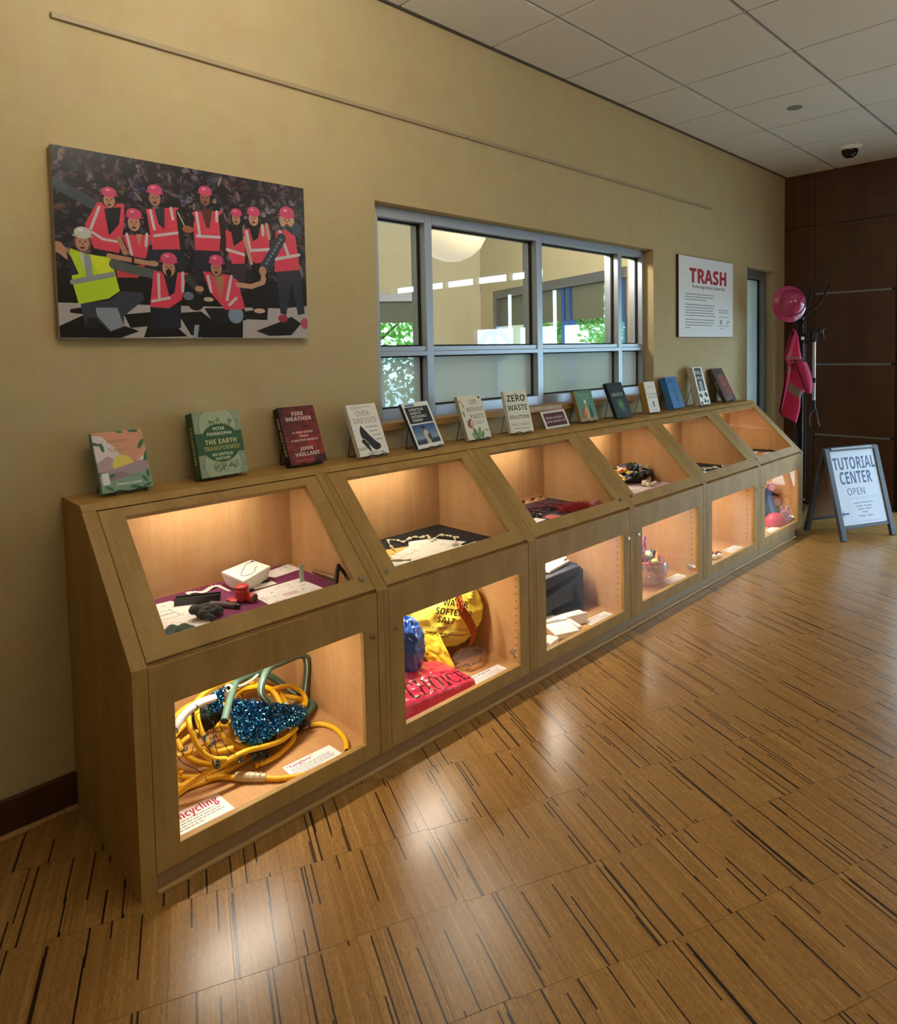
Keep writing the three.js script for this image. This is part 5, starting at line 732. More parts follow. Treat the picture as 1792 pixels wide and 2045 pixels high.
{ // blue tinsel on dark netting
  const r = rng(101), P = triples([0.409, 0.286, 0.255, 0.536, 0.235, 0.275, 0.707, 0.145, 0.255, 0.632, 0.14, 0.315, 0.524, 0.162, 0.345, 0.427, 0.162, 0.365, 0.387, 0.2, 0.355, 0.377, 0.235, 0.315]), C = [0.5, 0.2, 0.3];
  const K = triples([0.335, 0.333, 0.27, 0.40, 0.325, 0.235, 0.36, 0.28, 0.275, 0.31, 0.28, 0.29]), KC = [0.352, 0.308, 0.268];
  const spot = () => { const knot = r() < 0.16, Q = knot ? K : P, c = knot ? KC : C, i = Math.floor(r() * Q.length), a = Q[i], b = Q[(i + 1) % Q.length], u = Math.sqrt(r()), v = r(); return [0, 1, 2].map((k) => c[k] * (1 - u) + u * (a[k] * (1 - v) + b[k] * v) + (k === 2 ? 0.012 * (r() - 0.2) : 0.008 * (r() - 0.5))); };
  const strip = sheet((u, v) => { const a = u * 3.4; return [(v - 0.5) * 0.0022, 0.011 * (u - 0.5) + 0.002 * Math.sin(a * 2), 0.0035 * Math.sin(a)]; }, 5, 1);
  const n = 6500, im = new THREE.InstancedMesh(strip, std({ color: '#ffffff', metalness: 1, roughness: 0.22, side: THREE.DoubleSide }), n), m = new THREE.Matrix4(), q = new THREE.Quaternion(), e = new THREE.Euler();
  for (let i = 0; i < n; i++) { q.setFromEuler(e.set(r() * 6.3, r() * 6.3, r() * 6.3)); m.compose(V3(...spot()), q, V3(1, 0.7 + 0.8 * r(), 1)); im.setMatrixAt(i, m); im.setColorAt(i, new THREE.Color().setHSL(0.575 + 0.07 * (r() - 0.45), 0.85, r() < 0.16 ? 0.78 : 0.14 + 0.3 * r())); }
  const t = thing('tinsel_garland', 'glittering blue tinsel garland lying over the yellow cord', 'tinsel'); im.name = 'tinsel'; im.userData.kind = 'stuff'; shade(im); t.add(im);
  const core = new ConvexGeometry(P.concat([[0.5, 0.19, 0.27]]).map((p) => V3(p[0] + (C[0] - p[0]) * 0.12, p[1] + (C[1] - p[1]) * 0.12, p[2] - 0.016))); part('backing', core, std({ color: '#0d1626', roughness: 0.7 }), t);
  for (const a of [[0.294, 0.222, 0.36], [0.374, 0.152, 0.385], [0.43, 0.122, 0.36], [0.478, 0.1, 0.36], [0.455, 0.131, 0.365], [0.679, 0.106, 0.30], [0.208, 0.24, 0.36], [0.274, 0.25, 0.355], [0.296, 0.168, 0.385]]) part('tuft', Array.from({ length: 26 }, () => strip.clone().rotateX(r() * 6).rotateY(r() * 6).rotateZ(r() * 6).translate(a[0] + 0.016 * (r() - 0.5), a[1] + 0.02 * (r() - 0.5), a[2] + 0.014 * (r() - 0.5))), std({ color: '#3b78b0', metalness: 1, roughness: 0.25, side: THREE.DoubleSide }), t); }
{ const t = thing('netting_tangle', 'black twine netting tangled round the cord and hose', 'netting'), r = rng(103), nm = std({ color: '#131416', roughness: 0.7 });
  const ends = [[[0.30, 0.29, 0.30], [0.36, 0.17, 0.38]], [[0.25, 0.3, 0.32], [0.30, 0.15, 0.385]], [[0.33, 0.29, 0.28], [0.31, 0.18, 0.37]], [[0.64, 0.14, 0.26], [0.69, 0.085, 0.30]], [[0.42, 0.16, 0.37], [0.47, 0.085, 0.37]], [[0.45, 0.19, 0.36], [0.44, 0.09, 0.38]], [[0.70, 0.13, 0.24], [0.66, 0.09, 0.32]], [[0.18, 0.26, 0.34], [0.27, 0.12, 0.37]], [[0.52, 0.165, 0.35], [0.55, 0.1, 0.34]], [[0.42, 0.29, 0.25], [0.46, 0.25, 0.17]], [[0.36, 0.25, 0.31], [0.30, 0.22, 0.33]], [[0.30, 0.3, 0.28], [0.24, 0.2, 0.33]]];
  for (const [a, b] of ends) { const q = []; for (let i = 0; i <= 6; i++) q.push([0, 1, 2].map((k) => a[k] + (b[k] - a[k]) * i / 6 + 0.022 * (r() - 0.5) * (i % 6 ? 1 : 0))); part('twine', tube(q, 0.0012, 30, 5), nm, t); }
  part('clump', lump(0.05, 0.05, 0.03, 0.25, 2.4, 4, 26, true).translate(0.345, 0.245, 0.215), nm, t); part('clump', lump(0.04, 0.022, 0.03, 0.22, 2.2, 9, 22, true).translate(0.655, 0.1, 0.255), nm, t); part('clump', lump(0.06, 0.035, 0.05, 0.2, 2, 15, 22, true).translate(0.50, 0.115, 0.27), nm, t); part('clump', lump(0.06, 0.06, 0.05, 0.2, 2, 19, 22, true).translate(0.17, 0.17, 0.16), nm, t); }
single('green_bag', 'crumpled green plastic bag behind the cord at the outer side', 'plastic bag', lump(0.05, 0.035, 0.04, 0.3, 2.2, 21, 30, true).translate(0, 0.036, 0), std({ color: '#2f6a3c', roughness: 0.35 }), [0.10, LOY, 0.26]);
caseLabel('white label card with large pink heading cut off by the door frame', 0, labelTex('Wishcycling', '#b5265a', 31, 78), [[0.105, 0.378], [0.295, 0.383], [0.30, 0.487], [0.10, 0.485]]);
caseLabel('white label card headed Tanglers in pink near the yellow cord end', 0, labelTex('“Tanglers”', '#a03058', 32), [[0.504, 0.412], [0.685, 0.415], [0.688, 0.49], [0.501, 0.485]]);
// --- second case, lower: film plastics
{ // big crumpled salt bag with its print
  const tex = canvasTex(720, 600, (g, w, h) => { g.fillStyle = '#efdf58'; g.fillRect(0, 0, w, h); fuzz(g, w, h, 300, ['#d8ba30', '#f6e886'], 0.3, 60, 18, 111); g.save(); g.translate(395, 300); g.rotate(0.27); g.scale(0.78, 0.78); g.fillStyle = '#1c1a12'; g.textAlign = 'center'; g.font = 'bold 84px sans-serif'; g.fillText('WATER', 20, -120); g.fillText('SOFTENER', 20, -34); g.fillText('SALT', -50, 50); g.fillStyle = '#6a6a2a'; g.font = '40px sans-serif'; g.fillText('FOR ALL BRANDS OF SOFTENERS', 20, 116); textBlock(g, -230, 150, 520, 2, 30, 20, '#3a3414', 112, 0.5); g.restore(); });
  const g = sheet((u, v) => { const a = u * 6.283, b = (v - 0.5) * Math.PI, cx = Math.cos(b); const q = (s) => Math.sign(s) * Math.pow(Math.abs(s), 0.75); let x = 0.20 * cx * q(Math.sin(a)), y = 0.165 * Math.sin(b), z = 0.105 * cx * q(Math.cos(a)); const k = 1 + 0.07 * (0.6 - Math.abs(noise3(x * 9, y * 9, z * 9)) * 1.8) + 0.022 * noise3(x * 26, y * 26, z * 26); return [x * k, y * k, z * k]; }, 72, 48), uv = g.attributes.uv, p = g.attributes.position;
  for (let i = 0; i < uv.count; i++) uv.setXY(i, 0.5 + p.getX(i) / 0.40, 0.5 + p.getY(i) / 0.34);
  const t = thing('salt_bag', 'crumpled yellow water softener salt bag in the lower compartment', 'plastic bag', [1.42, LOY + 0.205, 0.195], -0.4); part('bag', g, phys({ map: tex, roughness: 0.42, clearcoat: 0.12 }), t);
  part('corner', sheet((u, v) => [-0.17 + 0.13 * u * (1 - 0.4 * v) + 0.10 * v, -0.05 - 0.145 * v + 0.003 * noise3(u * 3, v * 3, 2), 0.10 + 0.07 * v * (0.4 + u) + 0.005 * noise3(u * 3, v * 4, 5)], 26, 26), phys({ color: '#dcc234', roughness: 0.45, side: THREE.DoubleSide }), t); }
single('orange_strap', 'rough orange strap running over the yellow salt bag', 'strap', sheet((u, v) => { const c = curve([[1.3998, 0.3919, 0.335], [1.3949, 0.3416, 0.36], [1.4289, 0.2867, 0.365], [1.4705, 0.2165, 0.355], [1.4755, 0.1536, 0.335]]).getPoint(u); return [c.x + (v - 0.5) * 0.038, c.y + (v - 0.5) * 0.016, c.z + 0.004 + 0.002 * noise3(u * 30, v * 8, 1)]; }, 40, 6), std({ color: '#b4521e', roughness: 0.9, side: THREE.DoubleSide }));
single('blue_bag', 'crumpled translucent blue plastic bag under the salt bag', 'plastic bag', lump(0.09, 0.125, 0.06, 0.12, 2.6, 35, 48, true).translate(0, 0.1, 0), phys({ color: '#2a55a8', roughness: 0.22, clearcoat: 0.6 }), [1.12, LOY + 0.07, 0.315]);
{ // pink carrier bag
  const tex = canvasTex(640, 420, (g, w, h) => { g.fillStyle = '#cf2c50'; g.fillRect(0, 0, w, h); fuzz(g, w, h, 240, ['#e2587a', '#a81c3c', '#f0a0b4'], 0.3, 70, 12, 121); g.fillStyle = '#1f0a10'; g.textAlign = 'center'; g.save(); g.translate(372, 372); g.scale(1.25, 1.75); g.font = '112px serif'; g.fillText('CHOICE', 0, 0); g.restore(); });
  const g = sheet((u, v) => { const x = 0.945 + 0.40 * u, e = Math.sin(Math.PI * Math.min(1, u * 1.02)), back = 1 - v; const y = LOY + 0.004 + (0.045 + 0.135 * back * (1 - 0.75 * u)) * (v < 0.04 || v > 0.985 ? 0.1 : 1) * (0.35 + 0.65 * Math.pow(1 - u, 0.5)) + 0.006 * Math.max(-0.4, noise3(x * 18, v * 6, 3)) * e; return [x, Math.max(LOY + 0.002, y * (v > 0.93 ? 1 - (v - 0.93) * 6 : 1)), 0.30 + 0.205 * v - 0.01 * u]; }, 60, 36);
  { const uv = g.attributes.uv; for (let i = 0; i < uv.count; i++) uv.setXY(i, uv.getX(i), 1 - uv.getY(i)); }
  single('carrier_bag', 'bright pink carrier bag with black lettering at the front', 'plastic bag', g, phys({ map: tex, roughness: 0.28, clearcoat: 0.4, side: THREE.DoubleSide })); }
single('clear_wrap', 'crumpled clear plastic wrap beneath the yellow salt bag', 'plastic wrap', lump(0.1, 0.024, 0.062, 0.2, 2.2, 41, 40, true).translate(0, 0.029, 0), phys({ color: '#f4ebe6', roughness: 0.05, transmission: 0.96, thickness: 0 }), [1.475, LOY, 0.325], 0.4);
caseLabel('white label card headed Film Plastics by the pink carrier bag', 1, labelTex('Film Plastics', '#4a3a5a', 33), [[1.353, 0.428], [1.54, 0.432], [1.538, 0.497], [1.348, 0.495]]);
// --- third case, lower: foams
{ const dk = std({ color: '#3b3d43', roughness: 0.95, bumpMap: bumpTex(256, 131, 5000, 2, 2, [3, 3]), bumpScale: 0.0015 }), dd = std({ color: '#26282e', roughness: 0.95 }), t = thing('foam_box', 'dark grey foam packing block with slanted and square recesses', 'foam block', [0, 0, 0]);
  const s = new THREE.Shape([[1.93, 0], [2.318, 0], [2.318, 0.21], [2.285, 0.238], [1.93, 0.238]].map((q) => new THREE.Vector2(...q))); const hole = (pts) => s.holes.push(new THREE.Path(pts.map((q) => new THREE.Vector2(...q)))); hole([[1.95, 0.135], [2.285, 0.185], [2.28, 0.215], [1.95, 0.168]]); hole([[2.05, 0.07], [2.225, 0.075], [2.225, 0.15], [2.285, 0.155], [2.285, 0.13], [2.25, 0.12], [2.30, 0.03], [2.05, 0.03]].reverse());
  part('face', new THREE.ExtrudeGeometry(s, { depth: 0.028, bevelEnabled: true, bevelSize: 0.003, bevelOffset: -0.003, bevelThickness: 0.003, bevelSegments: 1 }).translate(0, LOY, 0.308), dk, t); part('body', bx(1.932, 2.316, LOY, LOY + 0.236, 0.15, 0.305, 0.004), dd, t); }
{ const fm = std({ color: '#eee6da', roughness: 0.8 }), fo = (label, g, pos, turn = 0, parts) => { const t = thing('foam_piece', label, 'foam piece', pos, turn); part('slab', g, fm, t); for (const q of parts) part('ridge', q, fm, t); };
  fo('long white foam piece lying right in front of the dark foam box', bx(-0.125, 0.125, 0, 0.045, -0.03, 0.03, 0.005), [2.075, LOY, 0.385], -0.28, [bx(0.0, 0.12, 0.0, 0.055, 0.028, 0.04, 0.004), bx(-0.12, -0.04, 0.043, 0.05, -0.028, 0.028, 0.003)]);
  fo('flat white foam tray leaning at the front of the lower compartment', bx(-0.075, 0.075, 0, 0.03, -0.05, 0.05, 0.006).rotateX(0.12), [1.985, LOY + 0.007, 0.452], -0.35, [bx(0.055, 0.075, 0.028, 0.04, -0.05, 0.05, 0.004), bx(-0.075, 0.06, 0.026, 0.036, -0.05, -0.038, 0.004)]);
  fo('small white foam corner piece nearest the door frame', bx(-0.06, 0.06, 0, 0.03, -0.03, 0.03, 0.006), [1.83, LOY, 0.48], 0.2, [bx(-0.06, -0.04, 0.028, 0.044, -0.03, 0.03, 0.004)]);
  fo('white foam shell resting on top of the dark foam box', bx(-0.105, 0.105, 0, 0.022, -0.045, 0.045, 0.008), [2.165, LOY + 0.2395, 0.255], 0.15, [bx(-0.09, 0.09, 0.02, 0.045, -0.045, -0.03, 0.006), bx(0.05, 0.09, 0.02, 0.04, -0.04, 0.04, 0.008)]);
  fo('white foam block standing behind the foam shell on the box', bx(-0.06, 0.06, 0, 0.06, -0.018, 0.018, 0.006), [2.21, LOY + 0.2395, 0.185], 0.3, [bx(0.03, 0.06, 0.058, 0.075, -0.018, 0.018, 0.004)]); }
caseLabel('white label card with a pink heading beside the white foam pieces', 2, labelTex('Polystyrene', '#a03058', 34), [[2.17, 0.433], [2.358, 0.436], [2.362, 0.493], [2.165, 0.494]]);
// --- fourth case, lower: bowl of plastics
{ const t = thing('glass_bowl', 'round clear bowl holding bright plastic bits', 'bowl', [2.885, LOY, 0.385]); part('bowl', lathe([[0.001, 0], [0.05, 0.001], [0.09, 0.03], [0.115, 0.075], [0.118, 0.11], [0.108, 0.145], [0.104, 0.145], [0.113, 0.11], [0.11, 0.076], [0.086, 0.034], [0.048, 0.005], [0.001, 0.004]], 40), phys({ color: '#e6d8d0', transmission: 0.75, roughness: 0.12, thickness: 0 }), t); part('rim', new THREE.TorusGeometry(0.106, 0.003, 8, 48).rotateX(Math.PI / 2).translate(0, 0.146, 0), std({ color: '#c8483a', roughness: 0.4 }), t);
  const r = rng(141), B = [2.885, LOY, 0.385], put = (n, l, g, c, p, e, o = {}) => { const m = single(n, l, 'plastic toy', g, std({ color: c, roughness: 0.4, ...o }), [B[0] + p[0], B[1] + p[1], B[2] + p[2]]); m.rotation.set(...e); };
  put('drinking_straw', 'tall purple straw standing in the bowl', rod([0, -0.08, 0], [0, 0.09, 0], 0.0065, 0.0065, 12), '#9a4a9c', [-0.03, 0.19, -0.02], [0.1, 0, -0.28]);
  put('plastic_spoon', 'pink plastic spoon beside the purple straw', [rod([0, -0.06, 0], [0, 0.04, 0], 0.004, 0.006, 8), lump(0.014, 0.024, 0.006, 0.05, 1, 1, 16).translate(0, 0.055, 0)], '#e07a82', [-0.005, 0.165, -0.01], [0, 0.4, -0.1]);
  put('orange_stick', 'orange stick lying across the bowl rim', rod([-0.07, 0, 0], [0.07, 0, 0], 0.006, 0.006, 10), '#e0863c', [0.015, 0.14, 0.05], [0, 0.5, 0.45]);
  put('black_marker', 'black marker pen poking up from the bowl', rod([0, -0.05, 0], [0, 0.05, 0], 0.007, 0.007, 12), '#1a1a24', [0.0, 0.15, 0.03], [0.2, 0, -0.25]);
  put('yellow_brick', 'yellow plastic block at the front of the bowl', [new RoundedBoxGeometry(0.035, 0.04, 0.03, 2, 0.004), new THREE.CylinderGeometry(0.009, 0.009, 0.012, 14).translate(0, 0.024, 0)], '#e2b52a', [-0.055, 0.12, 0.075], [0, 0.3, 0.1]); put('yellow_rosette', 'pale yellow ridged cap on top of the yellow block', lump(0.024, 0.014, 0.02, 0.2, 4, 3, 20), '#e8d36a', [-0.055, 0.158, 0.075], [0, 0, 0]);
  put('green_flower', 'light green flower shape at the outer side of the bowl', lump(0.024, 0.012, 0.022, 0.3, 3, 6, 20), '#b9d09a', [-0.055, 0.19, 0.04], [0.6, 0, 0]); put('silver_packet', 'silver and blue packet at the back of the bowl', lump(0.035, 0.032, 0.012, 0.2, 2.4, 8, 22, true), '#8fa0b4', [0.04, 0.16, -0.01], [0.2, 0.2, 0.3], { metalness: 0.6 }); put('purple_lid', 'purple lid at the back rim of the bowl', lathe([[0.001, 0.01], [0.022, 0.01], [0.024, 0], [0.001, 0]], 20), '#a45ab0', [0.03, 0.18, -0.05], [1.0, 0, 0]);
  const cc = ['#c42c34', '#d85a6a', '#b8323a', '#e08a5a', '#7a2a6a', '#2f5a8c', '#c8b03a', '#c42c4a', '#b84a4a'], nn = ['red', 'rose', 'crimson', 'apricot', 'plum', 'blue', 'mustard', 'cherry', 'brick red']; for (let i = 0; i < 9; i++) { const a = i * 2.4, k = 0.075 * Math.sqrt((i + 0.5) / 9); put('plastic_bit', nn[i] + ' plastic bit inside the round bowl', i % 2 ? lump(0.024, 0.014, 0.018, 0.2, 2, i, 14) : new RoundedBoxGeometry(0.036, 0.02, 0.026, 2, 0.006), cc[i], [k * Math.cos(a), 0.085 + 0.05 * ((i % 3) / 2), k * Math.sin(a)], [r(), r() * 3, r()]); } }
caseLabel('white label card beside the round bowl', 3, labelTex('Rigid Plastics', '#54405a', 35), [[2.972, 0.424], [3.16, 0.424], [3.153, 0.495], [2.957, 0.493]]);
// --- fifth case, lower
{ const wm = std({ color: '#e4ded6', roughness: 0.5 }); [[3.565, 0.465, 0.017, 'white ball nearest the door frame'], [3.607, 0.482, 0.018, 'white ball at the front beside its twin']].forEach(([x, z, q, l]) => single('white_ball', l, 'ball', new THREE.SphereGeometry(q, 24, 16).translate(0, q, 0), wm, [x, LOY, z]));
  single('wire_frame', 'small dark wire glasses shape behind the white balls', 'wire piece', [new THREE.TorusGeometry(0.016, 0.002, 6, 24).translate(-0.018, 0, 0), new THREE.TorusGeometry(0.016, 0.002, 6, 24).translate(0.018, 0, 0), rod([0.034, 0, 0], [0.05, 0.004, -0.05], 0.0018), rod([-0.034, 0, 0], [-0.03, 0.004, -0.05], 0.0018)], M.black, [3.60, LOY + 0.019, 0.44], 0.3); single('red_lump', 'dark red plastic piece beside the white balls', 'plastic piece', lump(0.026, 0.012, 0.018, 0.25, 2, 12, 20).translate(0, 0.012, 0), std({ color: '#6a2430', roughness: 0.5 }), [3.672, LOY, 0.445]);
  single('pink_sheet', 'salmon pink sheet behind the white balls', 'sheet', sheet((u, v) => [3.52 + 0.16 * u, LOY + 0.001 + 0.10 * Math.pow(1 - u, 2.2) * (1 - 0.6 * v), 0.30 + 0.13 * v], 16, 12), std({ color: '#d98a80', roughness: 0.8, side: THREE.DoubleSide })); single('green_leaf', 'small pale green scrap at the back of the fifth case', 'scrap', lump(0.016, 0.014, 0.008, 0.3, 2, 14, 14).translate(0, 0.013, 0), std({ color: '#7d8a6a', roughness: 0.8 }), [3.80, LOY, 0.2]); }
caseLabel('white label card beside the white balls', 4, labelTex('Sports', '#54405a', 36), [[3.785, 0.42], [3.955, 0.426], [3.952, 0.497], [3.77, 0.49]]);
// --- sixth case, lower: toys
{ const t = thing('doll_figure', 'blue caped toy figure standing at the back of the farthest case', 'toy', [4.685, LOY, 0.335], -0.5), bl = std({ color: '#3c5a94', roughness: 0.3 }), sk = std({ color: '#c08a70', roughness: 0.5 }), dk = std({ color: '#1c2028', roughness: 0.6 });
  t.scale.setScalar(1.12);
  part('coat', lathe([[0.001, 0.245], [0.02, 0.243], [0.038, 0.225], [0.044, 0.18], [0.055, 0.12], [0.066, 0.075], [0.06, 0.073], [0.04, 0.12], [0.001, 0.13]], 26).scale(1, 1, 0.7), bl, t); part('cape', sheet((u, v) => [(u - 0.5) * (0.08 + 0.08 * v), 0.23 - 0.16 * v, 0.03 + 0.02 * Math.sin(9 * u) * v + 0.012 * v], 20, 14), phys({ color: '#4468a8', roughness: 0.25, clearcoat: 0.5, side: THREE.DoubleSide }), t);
  for (const s of [-1, 1]) part('leg', rod([s * 0.02, 0.12, 0], [s * 0.022, 0.0, 0.004], 0.015, 0.012, 12), dk, t); part('head', lump(0.022, 0.028, 0.024, 0.04, 1, 3, 24).translate(0, 0.275, 0), sk, t); part('hair', lump(0.025, 0.02, 0.026, 0.12, 3, 5, 22).translate(0, 0.292, -0.004), dk, t); part('arm', tube([[-0.038, 0.225, 0], [-0.06, 0.17, 0.01], [-0.05, 0.12, 0.03]], 0.011, 14, 8), bl, t); part('arm', tube([[0.038, 0.225, 0], [0.07, 0.2, 0.01], [0.11, 0.185, 0.02]], 0.01, 14, 8), std({ color: '#5a2630', roughness: 0.5 }), t);
  const pk = std({ color: '#e3a2c2', roughness: 0.4 }), cup = (label, x, y, z, turn) => { const c = thing('pink_disc', label, 'disc', [x, y, z], turn); part('disc', lathe([[0.001, 0.008], [0.026, 0.008], [0.028, 0.012], [0.033, 0.012], [0.034, 0.004], [0.03, 0], [0.001, 0]], 32).rotateX(Math.PI / 2), pk, c); part('inset', lathe([[0.001, 0.0085], [0.024, 0.0085], [0.024, 0.0095], [0.001, 0.0095]], 28).rotateX(Math.PI / 2), std({ color: '#f0c0da', roughness: 0.5 }), c); return c; };
  cup('round pink lid by the head of the blue toy figure', 4.735, LOY + 0.277, 0.375, -0.7); part('stub', rod([0, 0, -0.03], [0, 0, 0], 0.012), pk, cup('lower round pink lid beside the coat of the toy figure', 4.80, LOY + 0.155, 0.395, -0.7));
  { const c = thing('pink_beaker', 'clear pink pleated beaker below the lower pink lid', 'beaker', [4.795, LOY + 0.066, 0.36]); part('cup', lathe([[0.001, 0], [0.022, 0], [0.038, 0.045], [0.036, 0.046], [0.02, 0.003], [0.001, 0.003]], 14), phys({ color: '#e0a0a8', transmission: 0.5, roughness: 0.2, thickness: 0 }), c); }
  const hm = std({ color: '#d23a62', roughness: 0.35 }); { const h = thing('pink_helmet', 'rounded hot pink toy helmet at the front of the farthest case', 'toy helmet', [4.69, LOY, 0.425], -0.5); part('shell', lathe([[0.088, 0], [0.086, 0.03], [0.074, 0.062], [0.05, 0.085], [0.02, 0.094], [0.001, 0.095]], 36).scale(1, 0.95, 0.72), hm, h); part('rim', lathe([[0.086, 0], [0.094, 0], [0.094, 0.006], [0.086, 0.008]], 36).scale(1, 1, 0.72), std({ color: '#a82a4c', roughness: 0.4 }), h); part('ridge', new THREE.TorusGeometry(0.086, 0.004, 6, 30, Math.PI).scale(0.78, 1.06, 1).rotateY(1.2).translate(0, 0.001, 0), std({ color: '#b83056', roughness: 0.4 }), h); }
  { const h = thing('eared_disc', 'round pink disc toy with two ears leaning on the pink helmet', 'toy', [4.80, LOY + 0.05, 0.455], -0.75); const pm = std({ color: '#df8fb8', roughness: 0.4 }); part('disc', lathe([[0.001, 0], [0.044, 0], [0.048, 0.006], [0.046, 0.013], [0.001, 0.014]], 36).rotateX(Math.PI / 2 - 0.25), pm, h); part('face', [new THREE.TorusGeometry(0.031, 0.0022, 6, 32), new THREE.TorusGeometry(0.018, 0.0022, 6, 28), new THREE.TorusGeometry(0.007, 0.003, 6, 20)].map((q) => q.rotateX(-0.25).translate(0, 0.002, 0.0145)), std({ color: '#7a4a94', roughness: 0.4 }), h); for (const s of [-1, 1]) part('ear', lump(0.011, 0.023, 0.007, 0.05, 1, 2, 18).rotateZ(-s * 0.35).translate(s * 0.022, 0.058, -0.006), pm, h); }
  single('red_mat', 'reddish card lying beneath the pink helmet', 'card', card([[4.56, 0.36], [4.80, 0.38], [4.76, 0.49], [4.58, 0.49]], LOY - 0.0002, 0.0006), std({ color: '#b4523a', roughness: 0.9 })); }
caseLabel('white label card in front of the pink helmet', 5, labelTex('Toys', '#54405a', 37), [[4.463, 0.437], [4.60, 0.432], [4.62, 0.497], [4.437, 0.487]]);
// ---------------------------------------------------------------- coat rack with hat, vest and grabber; the A-frame sign
{
  // local frame: x across the view of the rack, z towards the viewer; heights are real
  const O = [5.43, 0, 0.35], T = -0.7677, at = (x, y, z) => [O[0] + x * Math.cos(T) + z * Math.sin(T), y, O[2] - x * Math.sin(T) + z * Math.cos(T)];
  const t = thing('coat_rack', 'black metal coat rack with curved arms beside the panelled wall', 'coat rack', O, T), m = std({ color: '#120f10', roughness: 0.4, metalness: 0.4 });
  part('pole', [rod([0, 0.06, 0], [0, 1.66, 0], 0.026, 0.026, 18), ...[-0.03, 0.03].map((x) => rod([x, 0.1, 0.012], [x, 1.62, 0.012], 0.007, 0.007, 10))], m, t);
  part('collar', [0.12, 1.05, 1.6].map((y) => lathe([[0.02, y], [0.04, y + 0.006], [0.04, y + 0.024], [0.02, y + 0.03]], 20)), m, t);
  for (const q of [[[0.0, 1.62, 0], [0.06, 1.69, 0], [0.14, 1.76, 0.01], [0.21, 1.885, 0.02], [0.225, 1.925, 0.02]], [[0.0, 1.62, 0], [0.04, 1.69, -0.02], [0.08, 1.76, -0.05], [0.11, 1.85, -0.06], [0.112, 1.885, -0.06]], [[0, 1.62, 0], [-0.05, 1.69, 0.05], [-0.10, 1.735, 0.05], [-0.125, 1.78, 0.045]], [[0, 1.62, 0], [-0.03, 1.70, -0.06], [-0.07, 1.79, -0.12], [-0.08, 1.87, -0.14]], [[0, 1.44, 0], [-0.04, 1.46, 0.02], [-0.08, 1.49, 0.03], [-0.085, 1.53, 0.03]], [[0, 1.44, 0], [0.04, 1.45, 0.02], [0.09, 1.475, 0.03], [0.10, 1.51, 0.03]], [[0, 1.66, 0], [0.02, 1.72, 0.0], [0.05, 1.745, -0.02], [0.01, 1.79, -0.03], [-0.02, 1.76, -0.03]]]) part('arm', [tube(q, 0.0085, 24, 8), new THREE.SphereGeometry(0.011, 12, 8).translate(...q[q.length - 1])], m, t);
  for (let i = 0; i < 4; i++) { const a = i * Math.PI / 2 + 0.6; part('foot', tube([[0, 0.12, 0], [0.09 * Math.cos(a), 0.1, 0.09 * Math.sin(a)], [0.17 * Math.cos(a), 0.03, 0.17 * Math.sin(a)], [0.19 * Math.cos(a), 0.012, 0.19 * Math.sin(a)]], 0.011, 20, 8), m, t); }
  // pink hard hat, crown towards the viewer
  const pk = phys({ color: '#b5346f', roughness: 0.18, clearcoat: 0.8, clearcoatRoughness: 0.08 }), h = thing('hard_hat', 'glossy pink full brim hard hat hanging on the coat rack', 'hard hat', at(-0.125, 1.765, 0.065), T + 0.12);
  const face = (g) => g.rotateX(Math.PI / 2 - 0.05);
  part('shell', face(lathe([[0.001, 0.125], [0.03, 0.122], [0.065, 0.107], [0.09, 0.078], [0.102, 0.04], [0.106, 0.012], [0.112, 0.004]], 48).scale(0.97, 1, 1.06)), pk, h); part('brim', face(lathe([[0.104, 0.012], [0.125, 0.004], [0.146, -0.004], [0.151, -0.008], [0.149, -0.0115], [0.125, -0.003], [0.1, 0.004]], 56)), pk, h);
  part('crown_ridge', face(new THREE.TorusGeometry(0.106, 0.009, 8, 40, Math.PI).scale(0.6, 1.19, 1).rotateY(Math.PI / 2).translate(0, 0.0, 0)), pk, h); for (const s of [-1, 1]) part('crown_ridge', face(new THREE.TorusGeometry(0.1, 0.006, 8, 40, Math.PI).scale(0.66, 1.16, 1).rotateY(Math.PI / 2).translate(s * 0.04, -0.004, 0)), pk, h);
  // hanging safety vest: a folded sheet with grey bands and a dark hem
  const vt = canvasTex(256, 512, (g, w, hh) => { g.fillStyle = '#cf2f68'; g.fillRect(0, 0, w, hh); fuzz(g, w, hh, 3000, ['#b8245a', '#e04a80'], 0.25, 3, 3, 151); g.fillStyle = '#8c8474'; g.save(); g.translate(0, 0.30 * hh); g.rotate(0.06); g.fillRect(60, 0, w, 42); g.restore(); g.save(); g.translate(0, 0.62 * hh); g.rotate(0.22); g.fillRect(50, 0, w, 44); g.restore(); g.save(); g.translate(12, 0.22 * hh); g.rotate(0.05); g.fillRect(0, 0, 26, 0.38 * hh); g.restore(); });
  const L = curve([[-0.075, 1.545, 0], [-0.105, 1.46, 0], [-0.14, 1.36, 0], [-0.155, 1.31, 0], [-0.14, 1.27, 0], [-0.15, 1.18, 0], [-0.17, 1.06, 0], [-0.195, 0.93, 0], [-0.205, 0.885, 0]]), Rr = curve([[-0.07, 1.55, 0], [-0.045, 1.5, 0], [-0.03, 1.4, 0], [0.0, 1.28, 0], [0.025, 1.16, 0], [0.045, 1.06, 0], [0.0, 1.0, 0], [0.0, 0.90, 0], [-0.035, 0.735, 0]]);
  const v = thing('safety_vest', 'pink safety vest with grey bands hanging from the coat rack', 'vest', at(0, 0, 0.045), T);
